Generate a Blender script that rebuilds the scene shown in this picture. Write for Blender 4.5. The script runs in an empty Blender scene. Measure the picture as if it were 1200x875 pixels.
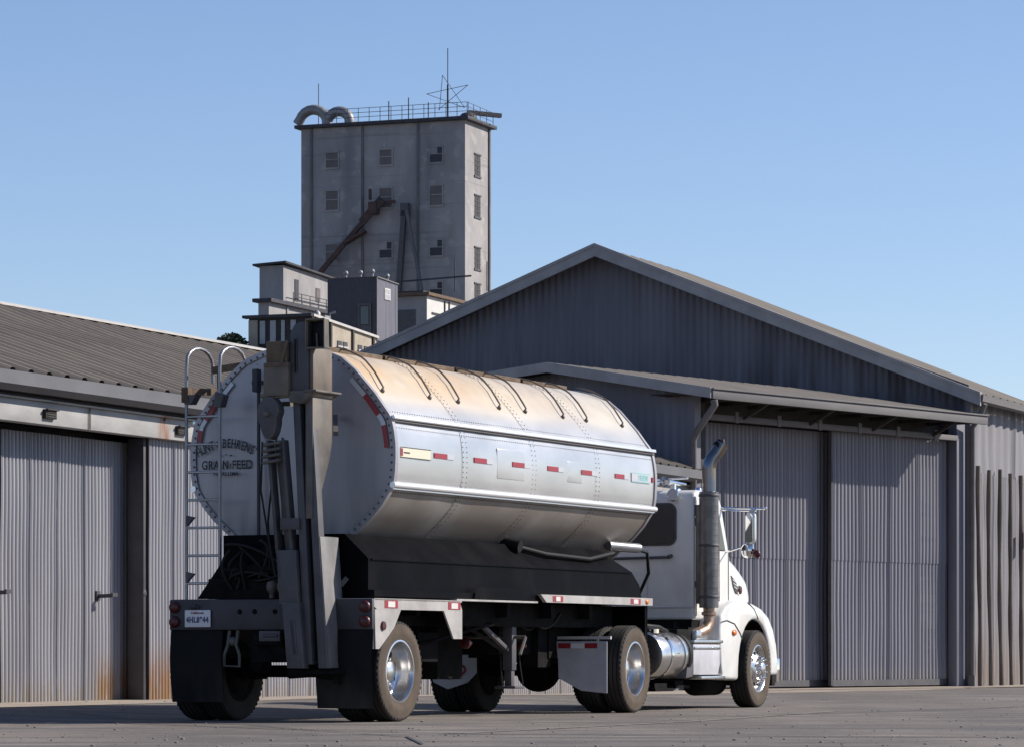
import bpy, bmesh, math, random
from mathutils import Vector, Matrix, noise as mnoise
R = math.radians
random.seed(7)
scene = bpy.context.scene
C = scene.collection

# ------------------------------------------------------------------ camera
cam_d = bpy.data.cameras.new('camera')
cam = bpy.data.objects.new('camera', cam_d)
C.objects.link(cam)
cam.location = (0, 0, 0.714)
cam.rotation_euler = (R(90), 0, 0)
cam_d.sensor_width = 36
cam_d.lens = 126
cam_d.shift_y = (765 - 437.5) / 1200
cam_d.clip_end = 6000
scene.camera = cam

# ------------------------------------------------------------------ sky and sun
SUN_AZ, SUN_EL = 78, 34
world = bpy.data.worlds.new('World')
scene.world = world
world.use_nodes = True
wn = world.node_tree
bg = wn.nodes['Background']
sky = wn.nodes.new('ShaderNodeTexSky')
sky.sky_type = 'NISHITA'
sky.sun_disc = False
sky.sun_elevation = R(SUN_EL)
sky.sun_rotation = R(SUN_AZ)
sky.air_density = 0.85
sky.dust_density = 0.15
sky.ozone_density = 4.0
tint = wn.nodes.new('ShaderNodeMix'); tint.data_type = 'RGBA'; tint.blend_type = 'MULTIPLY'; tint.inputs[0].default_value = 1
wn.links.new(sky.outputs[0], tint.inputs[6]); tint.inputs[7].default_value = (1.07, 0.98, 1.0, 1)
wn.links.new(tint.outputs[2], bg.inputs[0])
bg.inputs[1].default_value = 0.110
sun_d = bpy.data.lights.new('sun', 'SUN')
sun = bpy.data.objects.new('sun', sun_d)
C.objects.link(sun)
sun_d.energy = 5.0
sun_d.angle = R(0.53)
sun_d.color = (1.0, 0.93, 0.84)
sv = Vector((math.sin(R(SUN_AZ)) * math.cos(R(SUN_EL)), math.cos(R(SUN_AZ)) * math.cos(R(SUN_EL)), math.sin(R(SUN_EL))))
sun.rotation_euler = sv.to_track_quat('Z', 'Y').to_euler()
scene.render.engine = 'CYCLES'
scene.view_settings.view_transform = 'Standard'
scene.view_settings.look = 'None'
scene.view_settings.exposure = 0.34
scene.view_settings.gamma = 1.0

# ------------------------------------------------------------------ materials
def mat(name, col, rough=0.6, metal=0.0, var=0.0, vscale=3.0, bump=0.0, bscale=20, col2=None, stretch=(1, 1, 1), spec=0.5, coat=0.0, detail=6, rvar=0.0):
    m = bpy.data.materials.new(name)
    m.use_nodes = True
    nt = m.node_tree
    p = nt.nodes['Principled BSDF']
    p.inputs['Base Color'].default_value = (*col, 1)
    p.inputs['Roughness'].default_value = rough
    p.inputs['Metallic'].default_value = metal
    p.inputs['Specular IOR Level'].default_value = spec
    p.inputs['Coat Weight'].default_value = coat
    if var or col2 or bump or rvar:
        tc = nt.nodes.new('ShaderNodeTexCoord')
        mp = nt.nodes.new('ShaderNodeMapping')
        mp.inputs['Scale'].default_value = stretch
        nt.links.new(tc.outputs['Object'], mp.inputs[0])
    if var or col2 or rvar:
        nz = nt.nodes.new('ShaderNodeTexNoise')
        nz.inputs['Scale'].default_value = vscale
        nz.inputs['Detail'].default_value = detail
        nz.inputs['Roughness'].default_value = 0.62
        nt.links.new(mp.outputs[0], nz.inputs[0])
        cr = nt.nodes.new('ShaderNodeValToRGB')
        cr.color_ramp.elements[0].position = 0.35
        cr.color_ramp.elements[1].position = 0.68
        b = col2 if col2 else tuple(min(1, c * (1 + var)) for c in col)
        a = col if col2 else tuple(c * (1 - var) for c in col)
        cr.color_ramp.elements[0].color = (*a, 1)
        cr.color_ramp.elements[1].color = (*b, 1)
        nt.links.new(nz.outputs[0], cr.inputs[0])
        nt.links.new(cr.outputs[0], p.inputs['Base Color'])
        if rvar:
            mr = nt.nodes.new('ShaderNodeMapRange')
            mr.inputs['To Min'].default_value = rough - rvar
            mr.inputs['To Max'].default_value = rough + rvar
            nt.links.new(nz.outputs[0], mr.inputs[0])
            nt.links.new(mr.outputs[0], p.inputs['Roughness'])
    if bump:
        n2 = nt.nodes.new('ShaderNodeTexNoise')
        n2.inputs['Scale'].default_value = bscale
        n2.inputs['Detail'].default_value = 5
        nt.links.new(mp.outputs[0], n2.inputs[0])
        bp = nt.nodes.new('ShaderNodeBump')
        bp.inputs['Strength'].default_value = bump
        bp.inputs['Distance'].default_value = 0.02
        nt.links.new(n2.outputs[0], bp.inputs['Height'])
        nt.links.new(bp.outputs[0], p.inputs['Normal'])
    return m

def add_stain_or_reflection(m, col, axis_terms, nscale=4.0, stretch=(1, 1, 1), amount=1.0, thr=(0.35, 0.65)):
    """mix a stain or painted reflection colour over the base where a box/gradient mask in object space times noise is high.
    axis_terms: list of (axis, v0, v1) map ranges from 0 at v0 to 1 at v1, multiplied"""
    nt = m.node_tree
    p = nt.nodes['Principled BSDF']
    tc = nt.nodes.new('ShaderNodeTexCoord')
    sx = nt.nodes.new('ShaderNodeSeparateXYZ')
    nt.links.new(tc.outputs['Object'], sx.inputs[0])
    cur = None
    for ax, v0, v1 in axis_terms:
        mr = nt.nodes.new('ShaderNodeMapRange')
        mr.inputs['From Min'].default_value = v0
        mr.inputs['From Max'].default_value = v1
        mr.interpolation_type = 'SMOOTHSTEP'
        nt.links.new(sx.outputs[ax], mr.inputs[0])
        if cur is None:
            cur = mr.outputs[0]
        else:
            mu = nt.nodes.new('ShaderNodeMath'); mu.operation = 'MULTIPLY'
            nt.links.new(cur, mu.inputs[0]); nt.links.new(mr.outputs[0], mu.inputs[1])
            cur = mu.outputs[0]
    mp = nt.nodes.new('ShaderNodeMapping'); mp.inputs['Scale'].default_value = stretch
    nt.links.new(tc.outputs['Object'], mp.inputs[0])
    nz = nt.nodes.new('ShaderNodeTexNoise'); nz.inputs['Scale'].default_value = nscale; nz.inputs['Detail'].default_value = 7
    nt.links.new(mp.outputs[0], nz.inputs[0])
    r = nt.nodes.new('ShaderNodeMapRange'); r.inputs['From Min'].default_value = thr[0]; r.inputs['From Max'].default_value = thr[1]
    nt.links.new(nz.outputs[0], r.inputs[0])
    if cur is None:
        f = r.outputs[0]
    else:
        mu = nt.nodes.new('ShaderNodeMath'); mu.operation = 'MULTIPLY'
        nt.links.new(cur, mu.inputs[0]); nt.links.new(r.outputs[0], mu.inputs[1]); f = mu.outputs[0]
    m3 = nt.nodes.new('ShaderNodeMath'); m3.operation = 'MULTIPLY'; m3.inputs[1].default_value = amount
    nt.links.new(f, m3.inputs[0])
    mx = nt.nodes.new('ShaderNodeMix'); mx.data_type = 'RGBA'
    nt.links.new(m3.outputs[0], mx.inputs[0])
    bc = p.inputs['Base Color']
    if bc.links:
        nt.links.new(bc.links[0].from_socket, mx.inputs[6])
    else:
        mx.inputs[6].default_value = bc.default_value
    mx.inputs[7].default_value = (*col, 1)
    nt.links.new(mx.outputs[2], bc)
    # stains and the painted reflection are dull
    if p.inputs['Metallic'].default_value > 0.05:
        mm = nt.nodes.new('ShaderNodeMath'); mm.operation = 'SUBTRACT'; mm.use_clamp = True
        mm.inputs[0].default_value = p.inputs['Metallic'].default_value
        ml = p.inputs['Metallic']
        if ml.links: nt.links.new(ml.links[0].from_socket, mm.inputs[0])
        nt.links.new(m3.outputs[0], mm.inputs[1]); nt.links.new(mm.outputs[0], ml)

M = {}
M['tank'] = mat('tank_aluminium', (0.50, 0.505, 0.50), 0.33, 0.6, col2=(0.60, 0.60, 0.595), vscale=1.6, rvar=0.06, stretch=(1, .5, 1))
add_stain_or_reflection(M['tank'], (0.60, 0.34, 0.10), [('Z', 3.25, 3.7), ('Y', 8.5, 0.0)], 2.2, (2, .5, 1), 1.0, (0.05, 0.42))
add_stain_or_reflection(M['tank'], (0.62, 0.55, 0.42), [('Z', 3.2, 3.6)], 1.4, (1, .5, .6), 0.7, (0.2, 0.6))
add_stain_or_reflection(M['tank'], (0.40, 0.33, 0.24), [('Z', 3.3, 3.8)], 5, (1, .7, .5), 0.55, (0.35, 0.7))
add_stain_or_reflection(M['tank'], (0.20, 0.17, 0.145), [('Z', 2.47, 2.42)], 2, (1, .5, .4), 0.95, (-0.3, 0.5))  # tan ground reflection below the lower rail, painted into the colour
M['cap'] = mat('dull_tank_end', (0.29, 0.28, 0.30), 0.42, 0.4, col2=(0.38, 0.37, 0.39), vscale=1.2, rvar=0.06, stretch=(2.2, 1, .25))
add_stain_or_reflection(M['cap'], (0.20, 0.18, 0.17), [('Z', 2.6, 1.9)], 3, (3, 1, .4), 0.6)
M['rail'] = mat('bright_rail', (0.85, 0.85, 0.86), 0.3, 0.6)
M['rivet'] = mat('rivet_dark', (0.10, 0.09, 0.09), 0.6)
M['black'] = mat('black_paint', (0.0035, 0.0035, 0.005), 0.5, spec=.03, var=.3, vscale=3, rvar=0.1)
M['frame'] = mat('chassis_grime', (0.008, 0.0075, 0.0075), 0.8, spec=.1, var=.5, vscale=6)
M['hose'] = mat('black_hose', (0.006, 0.006, 0.006), 0.6, spec=.25)
M['flap'] = mat('black_rubber_flap', (0.008, 0.008, 0.009), 0.8, spec=.2, var=.3, vscale=2)
add_stain_or_reflection(M['flap'], (0.05, 0.042, 0.034), [('Z', .75, .15)], 3, (1, 1, .6), .8, (.35, .7))
add_stain_or_reflection(M['black'], (0.02, 0.018, 0.018), [], 2.5, (.6, .6, .5), .35, (.5, .75))
M['bumper'] = mat('grey_bumper_paint', (0.038, 0.035, 0.04), 0.6, var=.25, vscale=3)
M['fender'] = mat('dirty_white_fender', (0.42, 0.40, 0.38), 0.5, col2=(0.28, 0.265, 0.25), vscale=3)
M['ladderm'] = mat('dull_ladder_tube', (0.30, 0.30, 0.31), 0.38, 0.7, var=.2, vscale=3)
M['white'] = mat('white_truck_paint', (0.70, 0.70, 0.685), 0.32, coat=.4, col2=(0.60, 0.585, 0.55), vscale=1.5)
add_stain_or_reflection(M['white'], (0.36, 0.33, 0.28), [], 3.5, (1, 1, .4), 0.35, (0.5, 0.75))
M['wflap'] = mat('white_mud_flap', (0.50, 0.50, 0.53), 0.5, col2=(0.36, 0.35, 0.37), vscale=2.5)
M['red'] = mat('red_reflector', (0.28, 0.015, 0.025), 0.35)
M['redlens'] = mat('red_lamp_lens', (0.06, 0.005, 0.007), 0.4)
M['silverstrip'] = mat('silver_reflector', (0.50, 0.50, 0.52), 0.3, 0.2)
M['orange'] = mat('amber_lens', (0.65, 0.17, 0.03), 0.3)
M['cream'] = mat('cream_label', (0.60, 0.57, 0.44), 0.6)
M['teal'] = mat('teal_label', (0.20, 0.48, 0.50), 0.6)
M['text'] = mat('black_lettering', (0.02, 0.02, 0.022), 0.6)
M['rust'] = mat('rusty_steel', (0.085, 0.052, 0.032), 0.85, col2=(0.16, 0.115, 0.075), vscale=5, bump=.3)
M['grimy'] = mat('grimy_grey_steel', (0.07, 0.065, 0.06), 0.6, col2=(0.13, 0.118, 0.105), vscale=4, metal=.1)
add_stain_or_reflection(M['grimy'], (0.26, 0.18, 0.10), [('Z', 2.6, 3.6)], 4, (1, 1, .5), 0.4)
M['dkgrey'] = mat('dark_grey_steel', (0.055, 0.053, 0.06), 0.6, col2=(0.085, 0.08, 0.085), vscale=4)
M['panel'] = mat('scuffed_grey_panel', (0.10, 0.097, 0.10), 0.6, col2=(0.21, 0.20, 0.195), vscale=4, stretch=(1, 1, .5))
M['alum'] = mat('polished_aluminium', (0.62, 0.61, 0.60), 0.27, 1.0, var=.12, vscale=5)
M['chrome'] = mat('chrome', (0.80, 0.80, 0.80), 0.08, 1.0)
M['shield'] = mat('dull_heat_shield', (0.17, 0.16, 0.155), 0.38, 0.8, var=.25, vscale=6)
M['bluepipe'] = mat('heat_blued_pipe', (0.11, 0.17, 0.27), 0.18, 1.0, col2=(0.32, 0.24, 0.15), vscale=2)
M['copper'] = mat('scorched_pipe', (0.36, 0.24, 0.17), 0.4, 0.7, var=.3, vscale=8)
M['tyre'] = mat('tyre_rubber', (0.012, 0.011, 0.010), 0.85, col2=(0.025, 0.021, 0.018), vscale=4)
M['tyrewall'] = mat('dusty_tyre_sidewall', (0.085, 0.06, 0.04), 0.9, col2=(0.05, 0.038, 0.028), vscale=5)
M['glass'] = mat('dark_glass', (0.012, 0.013, 0.016), 0.05, spec=.7)
M['plate'] = mat('white_plate', (0.65, 0.65, 0.66), 0.5)
M['plateblue'] = mat('plate_ink', (0.05, 0.06, 0.16), 0.6)
M['redink'] = mat('faded_red_ink', (0.25, 0.03, 0.04), 0.6)
M['mirror'] = mat('mirror_shell', (0.70, 0.72, 0.70), 0.3, .3)
# buildings
M['galv'] = mat('galvanised_corrugated', (0.235, 0.233, 0.258), 0.55, 0.1, col2=(0.34, 0.337, 0.362), vscale=1.2, stretch=(1, 1.6, .18))
add_stain_or_reflection(M['galv'], (0.26, 0.14, 0.05), [('Z', 0.75, 0.1), ('Y', 3.0, 3.35), ('Y', 3.95, 3.6)], 6, (1, 2, .5), 0.9, (0.3, 0.5))
add_stain_or_reflection(M['galv'], (0.28, 0.13, 0.045), [('Z', 0.9, 0.1), ('Y', 3.85, 3.9), ('Y', 6.6, 5.2)], 6, (1, 2.2, .4), 0.95, (0.3, 0.5))
add_stain_or_reflection(M['galv'], (0.26, 0.20, 0.12), [('Z', 0.4, 0.0)], 5, (1, 2, .5), 0.6, (0.35, 0.6))
add_stain_or_reflection(M['galv'], (0.15, 0.145, 0.17), [], 2.0, (1, 4, .08), 0.35, (0.5, 0.8))
M['header'] = mat('pale_header_beam', (0.25, 0.245, 0.24), 0.6, col2=(0.34, 0.335, 0.33), vscale=1.5, stretch=(1, 1, 3))
add_stain_or_reflection(M['header'], (0.22, 0.10, 0.055), [('Y', 3.92, 4.08), ('Y', 4.38, 4.24)], 5, (1, 5, .5), 0.9, (0.3, 0.55))
M['fascia'] = mat('grey_fascia', (0.09, 0.092, 0.10), 0.6, col2=(0.12, 0.12, 0.13), vscale=2, stretch=(1, .5, 1))
M['cap_strip'] = mat('pale_ridge_cap', (0.46, 0.44, 0.41), 0.6, var=.1)
M['roof'] = mat('brown_grey_roof', (0.125, 0.105, 0.088), 0.75, col2=(0.19, 0.16, 0.13), vscale=1.3, stretch=(.4, 1.2, 1))
M['roof2'] = mat('tan_roof', (0.15, 0.13, 0.108), 0.85, col2=(0.21, 0.185, 0.155), vscale=1.2, stretch=(.5, 1.6, 1))
M['dark_wood'] = mat('dark_timber', (0.035, 0.03, 0.028), 0.8, var=.3)
M['gable'] = mat('dark_weathered_sheet', (0.10, 0.10, 0.125), 0.7, col2=(0.15, 0.152, 0.182), vscale=.8, stretch=(1.3, 1, .15))
add_stain_or_reflection(M['gable'], (0.035, 0.03, 0.035), [('Z', 7.9, 6.2)], 1.6, (2.2, 1, .15), 0.8, (0.4, 0.62))
add_stain_or_reflection(M['gable'], (0.10, 0.055, 0.045), [], 2.6, (1.8, 1, .05), 0.5, (0.55, 0.72))
M['shed'] = mat('grey_blue_sheet', (0.125, 0.125, 0.155), 0.6, col2=(0.17, 0.17, 0.205), vscale=1, stretch=(1, 1, .2))
M['bdoor'] = mat('grey_corrugated_door', (0.16, 0.156, 0.182), 0.55, 0.1, col2=(0.215, 0.21, 0.24), vscale=1.1, stretch=(1, 1.4, .12))
add_stain_or_reflection(M['bdoor'], (0.07, 0.065, 0.08), [], 3.0, (1, 5, .1), 0.5, (0.56, 0.8))
add_stain_or_reflection(M['bdoor'], (0.22, 0.19, 0.16), [('Z', 0.5, 0.05)], 4, (1, 1, 1), 0.8, (0.3, 0.6))
M['edge'] = mat('grey_edge_board', (0.11, 0.105, 0.11), 0.75, col2=(0.15, 0.14, 0.14), vscale=2, stretch=(1, .4, 2))
M['barge'] = mat('pale_grey_bargeboard', (0.24, 0.235, 0.24), 0.75, col2=(0.32, 0.31, 0.31), vscale=2)
M['side'] = mat('side_wall_sheet', (0.15, 0.145, 0.16), 0.65, col2=(0.21, 0.20, 0.215), vscale=1, stretch=(1, 1.5, .2))
add_stain_or_reflection(M['side'], (0.16, 0.11, 0.07), [('Z', 1.6, 0.0)], 3, (1, 3, .3), 0.8, (0.3, 0.6))
M['post'] = mat('weathered_timber_post', (0.10, 0.08, 0.07), 0.85, col2=(0.17, 0.145, 0.13), vscale=3, stretch=(2, 2, .3), bump=.3)
M['conc'] = mat('mill_concrete', (0.22, 0.21, 0.215), 0.85, col2=(0.35, 0.335, 0.325), vscale=.22, stretch=(1, 1, .45), bump=.2, bscale=1, detail=9)
add_stain_or_reflection(M['conc'], (0.13, 0.125, 0.135), [], .25, (1, 1, .12), 0.7, (0.5, 0.68))
add_stain_or_reflection(M['conc'], (0.28, 0.22, 0.18), [], .5, (1.2, 1.2, .1), 0.5, (0.56, 0.72))
add_stain_or_reflection(M['conc'], (0.38, 0.36, 0.35), [], .9, (1, 1, 1), 0.5, (0.55, 0.62))
add_stain_or_reflection(M['conc'], (0.14, 0.13, 0.135), [], 1.0, (.05, .05, 2.2), 0.35, (0.58, 0.66))
M['pilast'] = mat('dark_joint_cover', (0.13, 0.125, 0.13), 0.8, var=.3, vscale=.3)
M['conc2'] = mat('mill_annex_concrete', (0.23, 0.22, 0.22), 0.85, col2=(0.33, 0.315, 0.31), vscale=.5, stretch=(1, 1, .4), bump=.2, bscale=2)
M['chute'] = mat('rusted_dark_chute', (0.045, 0.035, 0.035), .85, col2=(0.10, 0.055, 0.045), vscale=1.5)
M['tan'] = mat('tan_rough_concrete', (0.31, 0.26, 0.20), 0.9, col2=(0.40, 0.35, 0.28), vscale=.8, bump=.3, bscale=4)
M['darkiron'] = mat('dark_iron', (0.04, 0.04, 0.05), 0.7, var=.3)
M['navy'] = mat('dark_corrugated_sheet', (0.042, 0.045, 0.06), 0.65, var=.15)
M['pane'] = mat('old_pane', (0.10, 0.085, 0.08), 0.6, col2=(0.15, 0.13, 0.12), vscale=.8)
M['darkpane'] = mat('dusty_dark_pane', (0.035, 0.032, 0.032), 0.7)
M['paledoor'] = mat('pale_panel', (0.36, 0.37, 0.39), 0.7, var=.1)
M['whitewash'] = mat('whitewash', (0.52, 0.51, 0.48), 0.8, col2=(0.60, 0.585, 0.56), vscale=.6)
M['duct'] = mat('galvanised_duct', (0.24, 0.235, 0.235), 0.5, .3, var=.2, vscale=1)
M['leaf'] = mat('dark_foliage', (0.04, 0.055, 0.03), 0.8, var=.4, vscale=1)
M['bark'] = mat('bark', (0.08, 0.06, 0.045), 0.9)
M['stone'] = mat('gravel_stone', (0.22, 0.20, 0.18), 0.9, var=.3, vscale=9)

# ------------------------------------------------------------------ mesh builder
class MB:
    def __init__(s):
        s.v, s.f, s.mi, s.sm = [], [], [], []
    def add(s, vs, fs, mi=0, sm=False):
        o = len(s.v)
        s.v += [tuple(x) for x in vs]
        for f in fs:
            s.f.append([i + o for i in f]); s.mi.append(mi); s.sm.append(sm)
        return s
    def box(s, x0, x1, y0, y1, z0, z1, mi=0):
        v = [(x, y, z) for z in (z0, z1) for y in (y0, y1) for x in (x0, x1)]
        return s.add(v, [(0, 2, 3, 1), (4, 5, 7, 6), (0, 1, 5, 4), (1, 3, 7, 5), (3, 2, 6, 7), (2, 0, 4, 6)], mi)
    def obox(s, c, ax, ay, az, mi=0):
        """box with centre c and half-axis vectors"""
        c, ax, ay, az = map(Vector, (c, ax, ay, az))
        v = [c + ax * i + ay * j + az * k for k in (-1, 1) for j in (-1, 1) for i in (-1, 1)]
        return s.add(v, [(0, 2, 3, 1), (4, 5, 7, 6), (0, 1, 5, 4), (1, 3, 7, 5), (3, 2, 6, 7), (2, 0, 4, 6)], mi)
    def bar(s, a, b, w, h, mi=0, up=(0, 0, 1)):
        a, b = Vector(a), Vector(b); d = (b - a); l = d.length; d.normalize()
        u = Vector(up)
        if abs(d.dot(u)) > .95: u = Vector((0, 1, 0))
        x = d.cross(u).normalized(); z = x.cross(d).normalized()
        return s.obox((a + b) / 2, x * w / 2, d * l / 2, z * h / 2, mi)
    def prism(s, poly, a0, a1, axis='x', mi=0, sm=False):
        """poly of 2D points extruded along axis. x: (y,z)  y: (x,z)  z: (x,y)"""
        def P(p, a):
            return {'x': (a, p[0], p[1]), 'y': (p[0], a, p[1]), 'z': (p[0], p[1], a)}[axis]
        n = len(poly)
        v = [P(p, a0) for p in poly] + [P(p, a1) for p in poly]
        s.add(v, [tuple(range(n - 1, -1, -1)), tuple(range(n, 2 * n))], mi)
        s.add(v, [(i, (i + 1) % n, (i + 1) % n + n, i + n) for i in range(n)], mi, sm)
        return s
    def tube(s, pts, r, n=8, mi=0, caps=True):
        pts = [Vector(p) for p in pts]
        rs = r if isinstance(r, (list, tuple)) else [r] * len(pts)
        rings = []
        ref = None
        for i, p in enumerate(pts):
            if i == 0: t = pts[1] - p
            elif i == len(pts) - 1: t = p - pts[-2]
            else: t = (pts[i + 1] - p).normalized() + (p - pts[i - 1]).normalized()
            t.normalize()
            if ref is None:
                ref = Vector((0, 0, 1)) if abs(t.z) < .9 else Vector((1, 0, 0))
            x = (ref - t * ref.dot(t)).normalized(); y = t.cross(x); ref = x
            rings.append([p + (x * math.cos(2 * math.pi * k / n) + y * math.sin(2 * math.pi * k / n)) * rs[i] for k in range(n)])
        v = [q for rg in rings for q in rg]
        f = [(i * n + k, i * n + (k + 1) % n, (i + 1) * n + (k + 1) % n, (i + 1) * n + k) for i in range(len(pts) - 1) for k in range(n)]
        s.add(v, f, mi, True)
        if caps:
            s.add(rings[0], [tuple(range(n - 1, -1, -1))], mi); s.add(rings[-1], [tuple(range(n))], mi)
        return s
    def lathe(s, prof, c, axis='x', n=40, mi=0, sm=True, closed=False):
        """prof: (a, r) along axis a with radius r around centre c"""
        rows = []
        for a, r in prof:
            ring = []
            for k in range(n):
                t = 2 * math.pi * k / n; p, q = r * math.cos(t), r * math.sin(t)
                if axis == 'x': ring.append((c[0] + a, c[1] + p, c[2] + q))
                elif axis == 'y': ring.append((c[0] + p, c[1] + a, c[2] + q))
                else: ring.append((c[0] + p, c[1] + q, c[2] + a))
            rows.append(ring)
        v = [q for rg in rows for q in rg]
        m = len(prof)
        f = [(i * n + k, i * n + (k + 1) % n, ((i + 1) % m) * n + (k + 1) % n, ((i + 1) % m) * n + k) for i in range(m if closed else m - 1) for k in range(n)]
        return s.add(v, f, mi, sm)
    def disc(s, c, r, axis='x', n=24, mi=0):
        v = []
        for k in range(n):
            t = 2 * math.pi * k / n; p, q = r * math.cos(t), r * math.sin(t)
            v.append({'x': (c[0], c[1] + p, c[2] + q), 'y': (c[0] + p, c[1], c[2] + q), 'z': (c[0] + p, c[1] + q, c[2])}[axis])
        return s.add(v, [tuple(range(n))], mi)
    def sphere(s, c, r, n=10, m=6, mi=0, sc=(1, 1, 1)):
        v, f = [], []
        for j in range(m + 1):
            ph = math.pi * j / m
            for k in range(n):
                t = 2 * math.pi * k / n
                v.append((c[0] + sc[0] * r * math.sin(ph) * math.cos(t), c[1] + sc[1] * r * math.sin(ph) * math.sin(t), c[2] + sc[2] * r * math.cos(ph)))
        for j in range(m):
            for k in range(n):
                f.append((j * n + k, (j + 1) * n + k, (j + 1) * n + (k + 1) % n, j * n + (k + 1) % n))
        return s.add(v, f, mi, True)
    def grid(s, rows, mi=0, sm=True, closed=False):
        n = len(rows[0]); v = [p for r in rows for p in r]
        f = []
        for i in range(len(rows) - 1):
            for k in range(n if closed else n - 1):
                f.append((i * n + k, i * n + (k + 1) % n, (i + 1) * n + (k + 1) % n, (i + 1) * n + k))
        return s.add(v, f, mi, sm)
    def build(s, name, mats, parent=None, bevel=0, seg=2, loc=None, rz=0, recalc=True):
        me = bpy.data.meshes.new(name)
        me.from_pydata(s.v, [], s.f)
        me.polygons.foreach_set('material_index', s.mi)
        me.polygons.foreach_set('use_smooth', s.sm)
        me.update()
        bm = bmesh.new(); bm.from_mesh(me)
        bmesh.ops.remove_doubles(bm, verts=bm.verts, dist=1e-5)
        if recalc: bmesh.ops.recalc_face_normals(bm, faces=bm.faces)
        if bevel:
            es = [e for e in bm.edges if len(e.link_faces) == 2 and e.calc_face_angle(0) > R(28)]
            bmesh.ops.bevel(bm, geom=es, offset=bevel, segments=seg, affect='EDGES', profile=.5, clamp_overlap=True)
            if seg > 1:
                for f in bm.faces: f.smooth = True
        bm.to_mesh(me); bm.free()
        if bevel and seg > 1:
            me.set_sharp_from_angle(angle=R(40))
        elif any(s.sm):
            me.set_sharp_from_angle(angle=R(50))
        if not isinstance(mats, (list, tuple)): mats = [mats]
        for m in mats: me.materials.append(M[m] if isinstance(m, str) else m)
        o = bpy.data.objects.new(name, me); C.objects.link(o)
        if parent: o.parent = parent
        if loc: o.location = loc
        if rz: o.rotation_euler[2] = rz
        return o

SPLIT = {'wall', 'gutter_bracket', 'cable_conduit', 'stack_clamp', 'ladder_clamp', 'vent_box_', 'plate_seam'}
def split_loose(o):
    bm = bmesh.new(); bm.from_mesh(o.data); bm.verts.ensure_lookup_table()
    seen = {}; n = 0
    for v in bm.verts:
        if v in seen: continue
        st = [v]; seen[v] = n
        while st:
            a = st.pop()
            for e in a.link_edges:
                b = e.other_vert(a)
                if b not in seen: seen[b] = n; st.append(b)
        n += 1
    idx = {v.index: seen[v] for v in bm.verts}; bm.free()
    for k in range(n):
        b2 = bmesh.new(); b2.from_mesh(o.data); b2.verts.ensure_lookup_table()
        bmesh.ops.delete(b2, geom=[v for v in b2.verts if idx[v.index] != k], context='VERTS')
        me = o.data.copy(); b2.to_mesh(me); b2.free()
        if k == 0: first = me
        else:
            c = o.copy(); c.data = me; C.objects.link(c)
    o.data = first
    return o
def thing(name, label, cat, loc=(0, 0, 0), deg=0, group=None):
    o = bpy.data.objects.new(name, None); C.objects.link(o)
    o.location = loc; o.rotation_euler = (0, 0, R(-deg))
    o.empty_display_size = .3
    o['label'] = label; o['category'] = cat
    if group: o['group'] = group
    return o
def tag(o, label, cat, group=None):
    o['label'] = label; o['category'] = cat
    if group: o['group'] = group
    return o
def copy_tree(o, parent=None):
    c = o.copy(); C.objects.link(c)
    if parent is not None: c.parent = parent
    for ch in list(o.children): copy_tree(ch, c)
    return c
def text_mesh(name, body, size, material, parent, loc, rot, bold=.004, sx=1.0, align='CENTER', depth=.0008):
    cu = bpy.data.curves.new(name, 'FONT'); cu.body = body; cu.size = size; cu.align_x = align; cu.align_y = 'CENTER'
    cu.offset = bold; cu.space_character = 1.12; cu.extrude = depth
    to = bpy.data.objects.new(name, cu); C.objects.link(to)
    dg = bpy.context.evaluated_depsgraph_get()
    me = bpy.data.meshes.new_from_object(to.evaluated_get(dg))
    bpy.data.objects.remove(to); bpy.data.curves.remove(cu)
    me.materials.clear(); me.materials.append(M[material])
    o = bpy.data.objects.new(name, me); C.objects.link(o)
    o.parent = parent; o.location = loc; o.rotation_euler = rot; o.scale = (sx, 1, 1)
    return o
def join_into(name, objs, parent):
    """merge text meshes into one mesh object"""
    bm = bmesh.new()
    for o in objs:
        m = o.data.copy(); mw = Matrix.LocRotScale(o.location, o.rotation_euler.to_quaternion(), o.scale); m.transform(mw); bm.from_mesh(m)
    me = bpy.data.meshes.new(name); bm.to_mesh(me); bm.free()
    me.materials.append(objs[0].data.materials[0])
    for o in objs: bpy.data.objects.remove(o)
    r = bpy.data.objects.new(name, me); C.objects.link(r); r.parent = parent
    return r

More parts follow.
